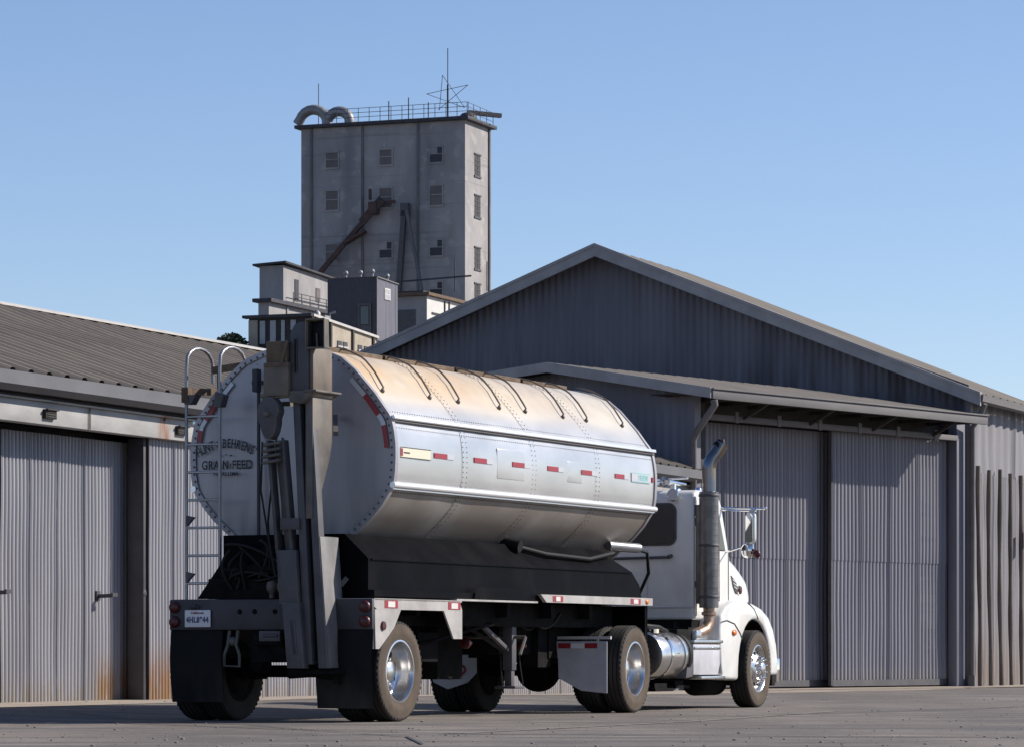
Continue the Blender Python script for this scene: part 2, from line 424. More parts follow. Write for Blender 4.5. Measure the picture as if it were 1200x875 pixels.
def corr(mb, p0, dx, length, nrm, zb, zt, pitch=.09, amp=.011, rows=3, seam=8, ns=8, jitter=.25, dent=.0, mi=0, shape='sin'):
    """corrugated sheeting standing on plan line p0 + s*dx; zb, zt functions of s"""
    dx, nrm = Vector((*dx, 0)), Vector((*nrm, 0)); n = int(length / pitch * ns)
    if not callable(zb): _b = zb; zb = lambda s: _b
    if not callable(zt): _t = zt; zt = lambda s: _t
    rnd = random.Random(int(length * 100) + int(pitch * 1000))
    offs = {}
    grid = [[] for _ in range(rows)]
    for i in range(n + 1):
        s = i * length / n
        ph = 2 * math.pi * s / pitch
        sh = int(s / (pitch * seam))
        if sh not in offs: offs[sh] = rnd.uniform(-jitter, jitter) * amp, rnd.uniform(-1, 1)
        if shape == 'sin': h = math.sin(ph)
        elif shape == 'crest': h = 2 * abs(math.cos(ph / 2)) ** .85 - 1
        else: h = max(-1, min(1, math.sin(ph) * 2.2))
        fr = (s / (pitch * seam)) % 1
        lift = offs[sh][0] + (amp * .8 if fr < .05 else 0)
        for r in range(rows):
            t = r / (rows - 1)
            z = zb(s) * (1 - t) + zt(s) * t
            w = mnoise.noise(Vector((s * .9 + p0[0], z * .7, 3.1))) * dent
            sw = mnoise.noise(Vector((s * .35, z * 1.1, 9.3))) * dent * .8
            p = Vector((p0[0], p0[1], z)) + dx * (s + sw) + nrm * (h * amp + lift + w)
            grid[r].append(p)
    mb.grid(grid, mi)
    return mb

# ------------------------------------------------------------------ ground
def sstep(a, b, x):
    t = max(0, min(1, (x - a) / (b - a))); return t * t * (3 - 2 * t)
def ground_z(X, Y):
    wt = (X + 2.29) * .9063 - (Y - 38.03) * .4226
    return .08 * sstep(-1.5, -4.5, wt) * (1 - sstep(52, 64, Y)) * sstep(24, 34, Y) * sstep(-40, -20, X)
gm = bpy.data.materials.new('worn_yard_paving'); gm.use_nodes = True
nt = gm.node_tree; P_ = nt.nodes['Principled BSDF']; P_.inputs['Roughness'].default_value = .9
tc = nt.nodes.new('ShaderNodeTexCoord')
def nzn(scale, st, det=6, rough=.6):
    mp = nt.nodes.new('ShaderNodeMapping'); mp.inputs['Scale'].default_value = st; mp.inputs['Rotation'].default_value = (0, 0, R(22))
    nt.links.new(tc.outputs['Object'], mp.inputs[0])
    n = nt.nodes.new('ShaderNodeTexNoise'); n.inputs['Scale'].default_value = scale; n.inputs['Detail'].default_value = det; n.inputs['Roughness'].default_value = rough
    nt.links.new(mp.outputs[0], n.inputs[0]); return n.outputs[0]
def ramp(src, stops):
    r = nt.nodes.new('ShaderNodeValToRGB')
    while len(r.color_ramp.elements) < len(stops): r.color_ramp.elements.new(.5)
    for e, (p, c) in zip(r.color_ramp.elements, stops): e.position = p; e.color = (*c, 1)
    nt.links.new(src, r.inputs[0]); return r.outputs[0]
def mix(f, a, b, mode='MIX'):
    m = nt.nodes.new('ShaderNodeMix'); m.data_type = 'RGBA'; m.blend_type = mode
    if isinstance(f, float): m.inputs[0].default_value = f
    else: nt.links.new(f, m.inputs[0])
    for i, x in ((6, a), (7, b)):
        if isinstance(x, tuple): m.inputs[i].default_value = (*x, 1)
        else: nt.links.new(x, m.inputs[i])
    return m.outputs[2]
base = ramp(nzn(.35, (1, .25, 1)), [(.3, (.10, .085, .075)), (.5, (.155, .133, .115)), (.70, (.23, .197, .168))])
fine = ramp(nzn(14, (1, 1, 1), 8, .75), [(.3, (.55, .54, .53)), (.5, (.95, .95, .95)), (.75, (1.3, 1.28, 1.25))])
c1 = mix(1.0, base, fine, 'MULTIPLY')
patch = ramp(nzn(.8, (.35, 1.6, 1), 5), [(.50, (0, 0, 0)), (.56, (1, 1, 1))])
c2 = mix(patch, c1, mix(.7, c1, (.085, .078, .074)))
dust = ramp(nzn(1.3, (.5, 1.4, 1), 7), [(.55, (0, 0, 0)), (.70, (1, 1, 1))])
c3 = mix(dust, c2, mix(.6, c2, (.32, .27, .22)))
nt.links.new(c3, P_.inputs['Base Color'])
bpn = nt.nodes.new('ShaderNodeBump'); bpn.inputs['Strength'].default_value = .6; bpn.inputs['Distance'].default_value = .012
nt.links.new(nzn(30, (1, 1, 1), 6, .7), bpn.inputs['Height']); nt.links.new(bpn.outputs[0], P_.inputs['Normal'])
M['ground'] = gm
def ground_sheet(xs, ys, dz=0):
    rows = [[(x, y, ground_z(x, y) + dz) for x in xs] for y in ys]
    mb = MB(); mb.grid(rows, 0, True); return mb
xs = [-3000, -800, -200, -60, -40] + [-30 + i for i in range(0, 61)] + [40, 60, 200, 800, 3000]
ys = [-3000, -500, -60, 0, 10, 18] + [20 + i * .8 for i in range(0, 75)] + [90, 120, 300, 1000, 4000]
g = ground_sheet(xs, ys).build('ground', 'ground'); g['kind'] = 'structure'

# dusty apron strip along the warehouse foot, following the wall line
M['apron'] = mat('dusty_apron', (0.24, 0.20, 0.16), .95, col2=(0.37, 0.31, 0.25), vscale=2.5, bump=.4, bscale=30)
D22 = Vector((math.sin(R(22)), math.cos(R(22)))); N22 = Vector((D22.y, -D22.x))
W0 = Vector((-6.43, 45))
rows = []
for i in range(0, 76):
    s = -14 + i
    a = W0 + D22 * s - N22 * .6
    wid = 1.7 + .6 * mnoise.noise(Vector((s * .45, 1, 1))) + .2 * mnoise.noise(Vector((s * 1.7, 4, 1))) + (2.5 * sstep(14, 30, s))
    rows.append([(a.x + N22.x * q, a.y + N22.y * q, ground_z(a.x + N22.x * q, a.y + N22.y * q) + .005) for q in (0, .4, .6 + wid * .3, .6 + wid * .6, .6 + wid)])
ap = MB().grid(rows).build('dusty_apron', 'apron'); ap['kind'] = 'structure'
rows = []
for i in range(0, 60):
    t = i / 59
    a = Vector((3.4, 69.2)).lerp(Vector((9.85, 76.9)), min(1, t / .6)) if t < .6 else Vector((9.85, 76.9)).lerp(Vector((15, 89)), (t - .6) / .4)
    q = Vector((.78, -.62)) if t < .6 else Vector((.924, -.383))
    wid = 1.6 + .7 * mnoise.noise(Vector((i * .23, 7, 1))) + .3 * mnoise.noise(Vector((i * .9, 4, 1)))
    rows.append([(a.x + q.x * w, a.y + q.y * w, ground_z(a.x + q.x * w, a.y + q.y * w) + .012) for w in (-.3, .3, wid * .5, wid)])
ap = MB().grid(rows).build('dusty_apron', 'apron'); ap['kind'] = 'structure'
# pale concrete joint and dark seam lines across the yard
def strip(name, pts, w, dz, m):
    rows = []
    for i in range(len(pts) - 1):
        a, b = Vector(pts[i]), Vector(pts[i + 1]); n = max(2, int((b - a).length / .4))
        d = (b - a).normalized(); q = Vector((-d.y, d.x))
        for k in range(n + (i == len(pts) - 2)):
            c = a + (b - a) * k / n
            ww = w * (1 + .5 * mnoise.noise(Vector((c.x * 1.3, c.y * 1.3, 2))))
            l, r = c + q * ww / 2, c - q * ww / 2
            rows.append([(l.x, l.y, ground_z(l.x, l.y) + dz), (r.x, r.y, ground_z(r.x, r.y) + dz)])
    o = MB().grid(rows).build(name, m); o['kind'] = 'structure'; return o
M['joint'] = mat('pale_concrete_joint', (0.24, 0.21, 0.18), .9, col2=(0.12, 0.105, 0.095), vscale=5)
M['crack'] = mat('dark_tar_seam', (0.05, 0.045, 0.042), .9)
strip('concrete_joint', [(-.55, 31.8), (1.9, 37.6), (4.0, 44.3)], .16, .004, 'joint')
strip('pavement_seam', [(-4.2, 36.9), (-2.2, 33.7), (-.55, 31.75), (2.0, 30.9), (6.0, 29.9)], .06, .008, 'crack')
strip('pavement_seam', [(-5, 40.2), (-2.6, 35.6), (-1.9, 33.2), (-.9, 30.6), (-.7, 28)], .03, .008, 'crack')
strip('pavement_seam', [(1.6, 33.5), (3.2, 34.6), (4.8, 34.2), (7.2, 36.3)], .025, .009, 'crack')
strip('pavement_seam', [(4.1, 52), (7.0, 50.8), (9.6, 51.9), (12, 51)], .04, .009, 'crack')
strip('pavement_seam', [(2.5, 40.5), (6.2, 46.5), (11.2, 58)], .05, .008, 'crack')
# loose grit
gr = MB(); rg = random.Random(3)
for i in range(1500):
    y = 26.5 + 32 * rg.random() ** 1.7; x = (rg.random() * 1.3 - .65) * y * .2857 + .2
    s = .004 + .013 * rg.random() ** 5
    gr.sphere((x, y, ground_z(x, y) + s * .4), s, 5, 3, 0, (1.2 + .5 * rg.random(), 1, .7))
o = gr.build('loose_gravel', 'stone'); tag(o, 'loose gravel and grit scattered over the worn yard paving', 'gravel'); o['kind'] = 'stuff'

# ================================================================== LEFT WAREHOUSE
# local frame: x = outwards from the wall, y = along the street away from the camera
lw = thing('warehouse', 'long low corrugated warehouse with brown ribbed roof, left of the tank truck', 'warehouse', (-6.43, 45, .08), 22)
Y0, Y1 = -9.0, 26.3
wm = MB()
corr(wm, (0, 3.93), (0, 1), Y1 - 3.93, (1, 0), -.25, 3.60, pitch=.092, amp=.021, rows=14, dent=.016, shape='crest', jitter=.12, ns=10)
corr(wm, (0, Y0), (0, 1), 1.0, (1, 0), -.25, 3.60, pitch=.092, amp=.021, rows=6, dent=.016, shape='crest', jitter=.12, ns=10)
split_loose(wm.build('wall', 'galv', lw))
# end walls and back
em = MB()
for yy in (Y0, Y1):
    em.add([(0, yy, -.25), (-11.2, yy, -.25), (-11.2, yy, 3.7), (-5.3, yy, 5.95), (0, yy, 3.95)], [(0, 1, 2, 3, 4)])
em.add([(-11.2, Y0, -.25), (-11.2, Y1, -.25), (-11.2, Y1, 3.7), (-11.2, Y0, 3.7)], [(0, 1, 2, 3)])
em.build('end_wall', 'shed', lw)
# recessed interior backing of the doorway
MB().box(-.62, -.55, Y0 + 1, 4.9, -.25, 3.6).build('door_recess', 'dark_wood', lw)
for (a, b, hy) in ((.55 - 4.4, .50, None), (.62, 4.45, 3.2)):
    dm = MB(); corr(dm, (-.38, a), (0, 1), b - a, (1, 0), -.02, 3.50, pitch=.092, amp=.021, rows=12, dent=.02, shape='crest', jitter=.12, ns=10)
    d = dm.build('sliding_door', 'galv', lw)
    hm = MB()
    hy0 = hy if hy else .38
    hm.bar((-.38, hy0, 1.40), (-.12, hy0, 1.41), .035, .05); hm.box(-.37, -.34, hy0 - .05, hy0 + .05, 1.34, 1.47); hm.bar((-.13, hy0 - .02, 1.42), (-.13, hy0 + .12, 1.42), .03, .05)
    hm.build('handle', 'darkiron', d)
MB().box(-.24, .0, 3.84, 3.96, -.2, 3.55).build('corner_post', 'bumper', lw, bevel=.01)
pl = MB(); pl.lathe([(0, .05), (.05, .05), (.06, .03)], (-.05, 3.88, 1.45), 'x', 12); pl.disc((.01, 3.88, 1.45), .03, 'x', 12); pl.build('latch', 'darkiron', lw)
# header beam
hb = MB(); hb.box(-.05, .15, Y0, 5.20, 3.555, 3.84); hb.box(-.05, .15, 5.21, 12.4, 3.555, 3.84); hb.box(-.05, .15, 12.41, Y1, 3.555, 3.84)
hb.box(-.05, .21, Y0, Y1, 3.842, 3.865)
hbo = hb.build('header_beam', 'header', lw, bevel=.006)
sm_ = MB()
for yy in (2.03, -3.2, 8.6): sm_.tube([(.17, yy, 3.56), (.17, yy, 3.86), (.17, yy - .12, 3.95)], .012, 6)
split_loose(sm_.build('cable_conduit', 'grimy', hbo))
for yy in (.96, 4.62, 8.4, -3.0):
    v = MB(); v.box(.152, .20, yy - .14, yy + .14, 3.63, 3.75); v.box(.20, .235, yy - .15, yy + .15, 3.735, 3.755)
    for k in range(3): v.box(.20, .21, yy - .12, yy + .12, 3.645 + k * .03, 3.655 + k * .03)
    v.build('vent_box', 'dark_wood', lw, bevel=.004)
# eave: dark recess and fascia gutter
MB().box(-.05, -.0, Y0, Y1, 3.60, 4.0).build('frieze_board', 'fascia', lw)
gu = MB(); gu.prism([(.12, 3.92), (.34, 3.92), (.42, 3.98), (.42, 4.145), (.40, 4.145), (.40, 4.11), (.12, 4.11)], Y0, Y1, 'y'); gu.build('gutter', 'fascia', lw)
hk = MB()
for yy in (-4.5, -1.2, 4.15, 7.5, 11): hk.tube([(.34, yy, 3.95), (.2, yy - .03, 3.90), (.16, yy, 3.80)], .012, 5)
split_loose(hk.build('gutter_bracket', 'darkiron', lw))
# ribbed roof, front slope x .40 -> -5.3, z 4.12 -> 5.97
def ribroof(x0, z0, x1, z1, y0, y1, pitch, amp, flip=1, cols=24, sag=.03):
    rows = []
    prof = [(0, 0), (.52, 0), (.60, .55), (.68, 1), (.84, 1), (.92, .55)]
    n = int((y1 - y0) / pitch)
    for i in range(n):
        for (f, h) in prof:
            y = y0 + (i + f) * pitch
            rows.append([(x0 + (x1 - x0) * k / cols, y, z0 + (z1 - z0) * k / cols + h * amp + sag * mnoise.noise(Vector((k * .2, y * .25, 5))) + (.006 if (k / cols > .48) else 0)) for k in range(cols + 1)])
    mb = MB(); mb.grid(rows, 0, False); return mb
ro = ribroof(.40, 4.115, -5.3, 5.97, Y0, Y1, .46, .07).build('roof', 'roof', lw)
MB().add([(-5.3, Y0, 5.97), (-11.4, Y0, 3.8), (-11.4, Y1, 3.8), (-5.3, Y1, 5.97)], [(0, 1, 2, 3)]).build('rear_roof', 'roof', lw)
rc = MB(); rc.prism([(-5.46, 6.00), (-5.3, 6.075), (-5.14, 6.02), (-5.14, 6.0), (-5.3, 6.04), (-5.46, 5.97)], Y0, Y1, 'y'); rc.build('ridge_cap', 'cap_strip', ro)
# ================================================================== BIG GABLED WAREHOUSE
gw = thing('gabled_warehouse', 'large dark gabled corrugated warehouse with grey bargeboards rising behind the tank and cab', 'warehouse', (9.8, 76.9, 0), 22.5)
GW, AP_, EV = -17.2, 9.70, 6.24
top = lambda s: EV + (AP_ - EV) * (1 - abs(s - 8.8) / 8.8) + .12 * (s > 8.8) * (s - 8.8) / 8.4
gmesh = MB(); corr(gmesh, (-17.2, 0), (1, 0), 17.2, (0, -1), 0, lambda s: top(s) - .05, pitch=.16, amp=.014, rows=3, seam=6, dent=.02, jitter=.5)
gmesh.build('gable_wall', 'gable', gw)
sw = MB(); corr(sw, (0, .0), (0, 1), 5.5, (1, 0), 4.55, EV - .02, pitch=.62, amp=.025, rows=4, dent=.04, seam=3, shape='sq')
corr(sw, (.03, .0), (0, 1), 5.5, (1, 0), -.1, 4.62, pitch=.31, amp=.022, rows=9, dent=.03, seam=3)
sw.build('side_wall', 'side', gw)
MB().add([(-17.2, 5.5, 0), (0, 5.5, 0), (0, 5.5, 6.2), (-8.4, 5.5, 9.6), (-17.2, 5.5, 6.1)], [(0, 1, 2, 3, 4)]).build('rear_wall', 'gable', gw)
MB().box(-17.2, -17.15, .1, 5.4, 0, 6.2).build('far_wall', 'gable', gw)
r2 = ribroof(.38, EV - .02, -8.4, AP_ + .02, -.45, 5.7, .6, .04, cols=14, sag=.03).build('roof', 'roof2', gw)
MB().add([(-8.4, -.45, AP_ + .02), (-17.6, -.45, EV - .1), (-17.6, 5.7, EV - .1), (-8.4, 5.7, AP_ + .02)], [(0, 1, 2, 3)]).build('far_roof', 'roof2', gw)
bb = MB()
for (xa, za, xb, zb) in ((-8.4, AP_ + .08, .40, EV + .0), (-8.4, AP_ + .08, -17.6, EV + .0)):
    bb.add([(xa, -.55, za), (xb, -.55, zb), (xb, -.55, zb - .26), (xa, -.55, za - .26), (xa, -.47, za), (xb, -.47, zb), (xb, -.47, zb - .26), (xa, -.47, za - .26)],
           [(0, 1, 2, 3), (4, 5, 6, 7), (0, 1, 5, 4), (1, 2, 6, 5), (2, 3, 7, 6), (3, 0, 4, 7)])
    bb.add([(xa, -.57, za + .03), (xb, -.57, zb + .03), (xb, -.57, zb - .04), (xa, -.57, za - .04), (xa, -.40, za + .03), (xb, -.40, zb + .03), (xb, -.40, zb - .04), (xa, -.40, za - .04)],
           [(0, 1, 2, 3), (4, 5, 6, 7), (0, 1, 5, 4), (1, 2, 6, 5), (2, 3, 7, 6), (3, 0, 4, 7)])
bb.build('bargeboard', 'barge', gw)
so = MB()
for sgn in (1, -1):
    xe = .38 if sgn == 1 else -17.58
    so.add([(-8.4, -.47, AP_ - .06), (xe, -.47, EV - .14), (xe, .0, EV - .14), (-8.4, .0, AP_ - .06)], [(0, 1, 2, 3)])
so.build('soffit', 'gable', gw)
MB().prism([(.36, EV - .20), (.44, EV - .16), (.46, EV - .02), (.36, EV - .02)], -.5, 5.7, 'y').build('gutter', 'edge', gw)
dp = MB(); dp.tube([(.42, -.25, EV - .2), (.30, -.20, EV - .45), (.12, -.15, EV - .7), (.12, -.15, .1)], .06, 8); dp.box(.05, .19, -.22, -.08, .0, .25)
dp.build('downpipe', 'edge', gw)
MB().box(-.05, .06, -.08, .06, 0, EV).build('corner_post', 'side', gw)
for k, y in enumerate([.35, 1.22, 2.12, 3.02, 3.95, 4.9]):
    pm = MB(); rr = random.Random(k)
    zt = 4.72 + rr.uniform(-.03, .04)
    pts = [(.13 + .012 * math.sin(z * 1.1 + k) + .03 * (1 - z / 4.7) ** 2, y + .015 * math.sin(z * 1.3 + k * 1.7) - .03 * z / 4.7, z) for z in [i * zt / 12 for i in range(13)]]
    pm.tube(pts, [.052 + .007 * math.sin(i * 1.3 + k) for i in range(13)], 10)
    tag(pm.build('guard_post', 'post', None, loc=(9.8, 76.9, 0), rz=R(-22.5)), ['weathered bowed timber post nearest the corner of the gabled warehouse', 'second weathered timber post from the warehouse corner', 'third weathered timber post from the warehouse corner', 'fourth weathered timber post from the warehouse corner', 'weathered timber post below the small orange box on the side wall', 'sixth weathered timber post from the warehouse corner', 'seventh weathered timber post from the warehouse corner', 'eighth weathered timber post from the warehouse corner, last of the row'][k], 'post', 'timber posts standing along the side wall')
lb = MB(); lb.box(.0, .28, -.12, .12, -.17, .17); lb.lathe([(0, .1), (.03, .09)], (.28, 0, 0), 'x', 14); lb.disc((.31, 0, 0), .09, 'x', 14)
tag(lb.build('wall_lamp', 'orange', None, bevel=.02, loc=(9.8 + .3 * .924 + 3.9 * .3827, 76.9 - .3 * .3827 + 3.9 * .924, 3.36), rz=R(-22.5)), 'small orange box lamp on the side wall at the right edge', 'lamp')

# ================================================================== DOOR SHED (skewed front building)
ds = thing('door_shed', 'lower grey shed with two tall sliding doors in front of the gabled warehouse', 'shed', (9.8, 76.9, 0), 39)
# gable-end wall A at y=-10.2
aw = MB(); rake = lambda s: (6.39 - .075 * abs((s - 9.0))) if s < 9.0 else 6.39 - .17 * (s - 9.0)
corr(aw, (-12, -10.2), (1, 0), 12.15, (0, -1), 0, lambda s: rake(s) - .12, pitch=.20, amp=.012, rows=3, seam=6, dent=.01)
aw.build('end_wall', 'shed', ds)
MB().box(.0, .18, -10.22, -10.02, 0, 5.70).build('corner_post', 'shed', ds)
bd = MB(); bd.box(-.80, -.74, -10.1, -.3, 0, 5.9); bd.build('door_recess', 'dark_wood', ds)
MB().box(-.22, .0, -.48, -.02, 0, 5.7).build('side_post', 'shed', ds, bevel=.01)
MB().box(-.5, .0, -9.95, -9.62, 0, 5.7).build('end_post', 'dark_wood', ds)
lint = MB(); lint.box(-.5, -.42, -9.6, -.5, 5.40, 5.70)
lint.build('lintel', 'dark_wood', ds)
for (x, a, b, zt) in ((-.28, -4.86, -.14, 5.26), (-.58, -9.3, -4.5, 5.26)):
    dm = MB(); corr(dm, (x, a), (0, 1), b - a, (1, 0), 2.62, zt, pitch=.135, amp=.021, rows=6, dent=.012, jitter=.15, shape='crest', ns=10)
    corr(dm, (x - .012, a), (0, 1), b - a, (1, 0), .14, 2.70, pitch=.135, amp=.021, rows=8, dent=.02, jitter=.15, shape='crest', ns=10)
    d = dm.build('sliding_door', 'bdoor', ds)
    fr = MB(); fr.box(x - .05, x + .03, a - .03, a + .02, .05, zt); fr.box(x - .05, x + .03, b - .02, b + .03, .05, zt); fr.box(x - .05, x + .035, a + .02, b - .02, .04, .17)
    fr.build('door_frame', 'dkgrey', d)
tr = MB(); tr.box(-.12, .05, -9.75, -.5, 5.25, 5.36)
for k in range(6): tr.box(.052, .07, -1.4 - k * 1.45 - .06, -1.4 - k * 1.45 + .06, 5.22, 5.44)
tr.build('door_track', 'edge', ds, bevel=.006)
st = MB()
for k in range(4): st.bar((.0, -1.5 - k * 2.3, 5.30), (.68, -1.5 - k * 2.3, 5.62), .06, .06)
for k in range(9): st.box(-.4, .78, -1.0 - k * 1.1, -.93 - k * 1.1, 5.56, 5.66)
st.build('eave_bracket', 'dark_wood', ds)
# roof with ridge at x=-3, rising .17 per metre from the eave
rf = MB(); z_at = lambda x: 5.885 - .17 * x
rr = ribroof(.92, z_at(.92), -3.0, z_at(-3), -10.75, -.85, .4, .02, cols=8, sag=.008)
rr.add([(.1, -.86, z_at(.1)), (-3, -.86, z_at(-3)), (-3, .9, z_at(-3)), (.1, .9, z_at(.1))], [(0, 1, 2, 3)])
rr.add([(-3, -10.75, z_at(-3) + .01), (-12, -10.75, z_at(-3) - .66), (-12, 3, z_at(-3) - .66), (-3, 3, z_at(-3) + .01)], [(0, 1, 2, 3)])
rr.build('roof', 'roof2', ds)
fa = MB(); fa.box(.92, 1.0, -10.75, -.85, 5.54, 5.71); fa.box(.90, 1.03, -10.77, -.84, 5.715, 5.745)
fa.build('fascia', 'edge', ds, bevel=.004)
ba = MB()
for (xa, za, xb, zb) in ((-3, z_at(-3) + .03, .97, z_at(.97) + .03), (-3, z_at(-3) + .03, -12, z_at(-3) - .66)):
    ba.add([(xa, -10.80, za), (xb, -10.80, zb), (xb, -10.80, zb - .20), (xa, -10.80, za - .20), (xa, -10.72, za), (xb, -10.72, zb), (xb, -10.72, zb - .20), (xa, -10.72, za - .20)],
           [(0, 1, 2, 3), (4, 5, 6, 7), (0, 1, 5, 4), (1, 2, 6, 5), (2, 3, 7, 6), (3, 0, 4, 7)])
ba.build('bargeboard', 'barge', ds)
MB().box(-.5, .92, -10.72, -.86, 5.665, 5.69).build('soffit', 'dark_wood', ds)
dp = MB(); dp.tube([(.97, -10.68, 5.52), (.97, -10.66, 5.42), (.42, -10.45, 4.98), (.28, -10.4, 4.8), (.28, -10.38, .1)], .07, 8)
dp.build('downpipe', 'edge', ds)

# ================================================================== MILL TOWER AND ITS NEIGHBOURS (local x left-negative on shaded face, y along street)
tw = thing('mill_tower', 'tall weathered concrete grain mill tower with small square windows and rooftop railing', 'tower', (-3.93, 300, 0), 21)
t = MB(); t.box(-15.03, 0, 0, 5.9, 0, 45.3); t.build('wall', 'conc', tw)
t = MB(); t.box(-15.5, .45, -.45, 6.3, 45.3, 45.6); t.build('roof_slab', 'darkiron', tw, bevel=.05)
t = MB()
for x in (-14.05, -9.33, -4.25): t.box(x - .10, x + .10, -.10, -.002, 0, 45.3)
for y in (5.45,): t.box(.002, .14, y - .14, y + .14, 0, 45.3)
t.build('pilaster', 'pilast', tw)
def mill_window(face, c, z0, z1, w, parent, broken=0):
    f = MB(); p = MB()
    if face == 'front':
        f.box(c - w / 2 - .12, c + w / 2 + .12, -.09, -.01, z0 - .16, z0); f.box(c - w / 2 - .12, c + w / 2 + .12, -.09, -.01, z1, z1 + .12)
        f.box(c - w / 2 - .12, c - w / 2, -.07, -.01, z0, z1); f.box(c + w / 2, c + w / 2 + .12, -.07, -.01, z0, z1)
        f.box(c - w / 2, c + w / 2, -.06, -.032, z0 + (z1 - z0) * .52, z0 + (z1 - z0) * .57)
        if broken: f.box(c - w / 2, c + w * .1, -.05, -.032, z0 + (z1 - z0) * .57, z1)
        p.box(c - w / 2, c + w / 2, -.03, -.008, z0, z1)
    else:
        f.box(.01, .09, c - w / 2 - .12, c + w / 2 + .12, z0 - .16, z0); f.box(.01, .09, c - w / 2 - .12, c + w / 2 + .12, z1, z1 + .12)
        for k in (1, 2, 3): f.box(.012, .06, c - w / 2, c + w / 2, z0 + (z1 - z0) * k / 4 - .03, z0 + (z1 - z0) * k / 4 + .03)
        f.box(.012, .055, c - .03, c + .03, z0, z1)
        p.box(.008, .03, c - w / 2, c + w / 2, z0, z1)
    fo = f.build('window', 'conc' if face == 'front' else 'dkgrey', parent)
    p.build('pane', ['pane', 'darkpane', 'darkiron'][broken], fo)
    if broken == 0 and face == 'front': pass
rows_ = [(41.9, 43.15), (38.3, 39.9), (34.05, 35.35), (30.6, 31.8)]
for i, (z0, z1) in enumerate(rows_):
    for j, c in enumerate((-12.15, -7.2, -2.6)):
        if i == 3 and j == 1: continue
        mill_window('front', c, z0, z1, 1.1, tw, [0, 0, 2, 0, 0, 0, 0, 2, 2, 0, 0, 1][i * 3 + j])
for z0, z1 in ((40.95, 42.7), (37.5, 39.25), (33.1, 34.85), (30.0, 31.8)):
    mill_window('side', 2.8, z0, z1, 1.3, tw, 1)
rl = MB()
for i in range(14): rl.bar((-12.6 + i * 1.0, -.3, 45.5), (-12.6 + i * 1.0, -.3, 46.75), .045, .045)
for z in (46.0, 46.38, 46.75): rl.bar((-12.6, -.3, z), (.3, -.3, z), .04, .04); rl.bar((.3, -.3, z), (.3, 5.8, z - .1), .03, .03)
for i in range(5): rl.bar((.3, -.3 + i * 1.5, 45.5), (.3, -.3 + i * 1.5, 46.7), .04, .04)
for x, h in ((-6.8, 47.2), (-5.0, 47.4), (-3.2, 46.9)): rl.bar((x, -.3, 45.5), (x, -.3, h), .07, .07)
rl.build('railing', 'darkiron', tw)
for x0, R_ in ((-16.35, 1.3), (-13.95, 1.0)):
    dm = MB(); pts = []; cx = x0 + 1.45
    for k in range(11):
        a = math.pi * (1 - k / 10); pts.append((cx + R_ * math.cos(a) + (0 if k else -.2), 2.2, 46.1 + R_ * .9 * math.sin(a)))
    pts.append((cx + R_, 2.2, 45.6))
    dm.tube(pts, [.42] * 3 + [.44] * 9, 12, caps=False)
    dm.build('gooseneck_duct', 'duct', tw)
sb = MB(); sb.lathe([(0, .8), (.25, .75), (.5, .5), (.62, .1)], (-.7, 2.4, 45.7), 'z', 14); sb.bar((-.9, 3, 46.4), (1.2, 5.2, 46.3), .4, .35); sb.build('roof_cowl', 'darkiron', tw)
an = MB(); an.bar((-2.45, 2.2, 45.5), (-2.45, 2.2, 48.7), .12, .12); an.bar((-2.45, 2.2, 48.7), (-2.45, 2.2, 51.8), .06, .06)
an.build('antenna_mast', 'darkiron', tw)
MB().bar((-15.2, 4, 45.6), (-15.2, 4, 49.8), .05, .05).build('antenna_mast', 'darkiron', tw)
stx = MB(); cs = [(-2.85, 49.5), (-3.25, 46.6), (-.95, 46.7), (-4.3, 48.0), (-.65, 48.6)]
order = [(0, 1), (0, 2), (3, 4), (3, 2), (1, 4)]
for a, b in order: stx.bar((cs[a][0], 2.0, cs[a][1]), (cs[b][0], 2.3, cs[b][1]), .04, .04)
stx.build('wire_star', 'darkiron', tw)
# chutes clinging to the shaded face
ch = MB(); ch.bar((-13.3, -.7, 32.6), (-7.9, -.7, 38.2), .32, .38); ch.box(-8.4, -7.7, -1.0, -.15, 37.7, 38.7); ch.bar((-9.1, -.8, 37.0), (-7.2, -.8, 38.9), .15, .7)
ch.bar((-8.3, -.8, 38.9), (-8.3, -.8, 39.8), .2, .2); ch.bar((-7.4, -.7, 38.6), (-6.1, -.6, 38.7), .22, .22); ch.bar((-10.6, -.8, 35.3), (-8.8, -.7, 36.3), .9, .2)
ch.build('conveyor_chute', 'chute', tw)
ch = MB(); ch.bar((-5.3, -.5, 37.9), (-5.9, -.5, 30), .42, .4); ch.box(-5.6, -4.9, -.7, -.1, 37.4, 38.5); ch.build('down_spout', 'dkgrey', tw)
ch = MB(); ch.bar((-5.0, -.75, 37.9), (-3.5, -.75, 30.6), .24, .24); ch.build('inclined_spout', 'fascia', tw)

hh = thing('mill_headhouse', 'pale concrete block house with low sloping roof at the left foot of the mill tower', 'building', (-17.99, 282, 0), 21)
t = MB(); t.add([(-2.07, 0, 0), (0, 0, 0), (0, 9, 0), (-2.07, 9, 0), (-2.07, 0, 31.2), (0, 0, 31.2), (0, 9, 31.0), (-2.07, 9, 31.0)], [(0, 1, 5, 4), (1, 2, 6, 5), (2, 3, 7, 6), (3, 0, 4, 7)]); t.build('wall', 'conc2', hh)
t = MB(); t.add([(-2.5, -.4, 31.2), (.4, -.4, 31.35), (.4, 9.2, 30.95), (-2.5, 9.2, 30.8), (-2.5, -.4, 31.35), (.4, -.4, 31.5), (.4, 9.2, 31.1), (-2.5, 9.2, 30.95)], [(0, 3, 2, 1), (4, 5, 6, 7), (0, 1, 5, 4), (1, 2, 6, 5), (2, 3, 7, 6), (3, 0, 4, 7)]); t.build('roof', 'darkiron', hh)
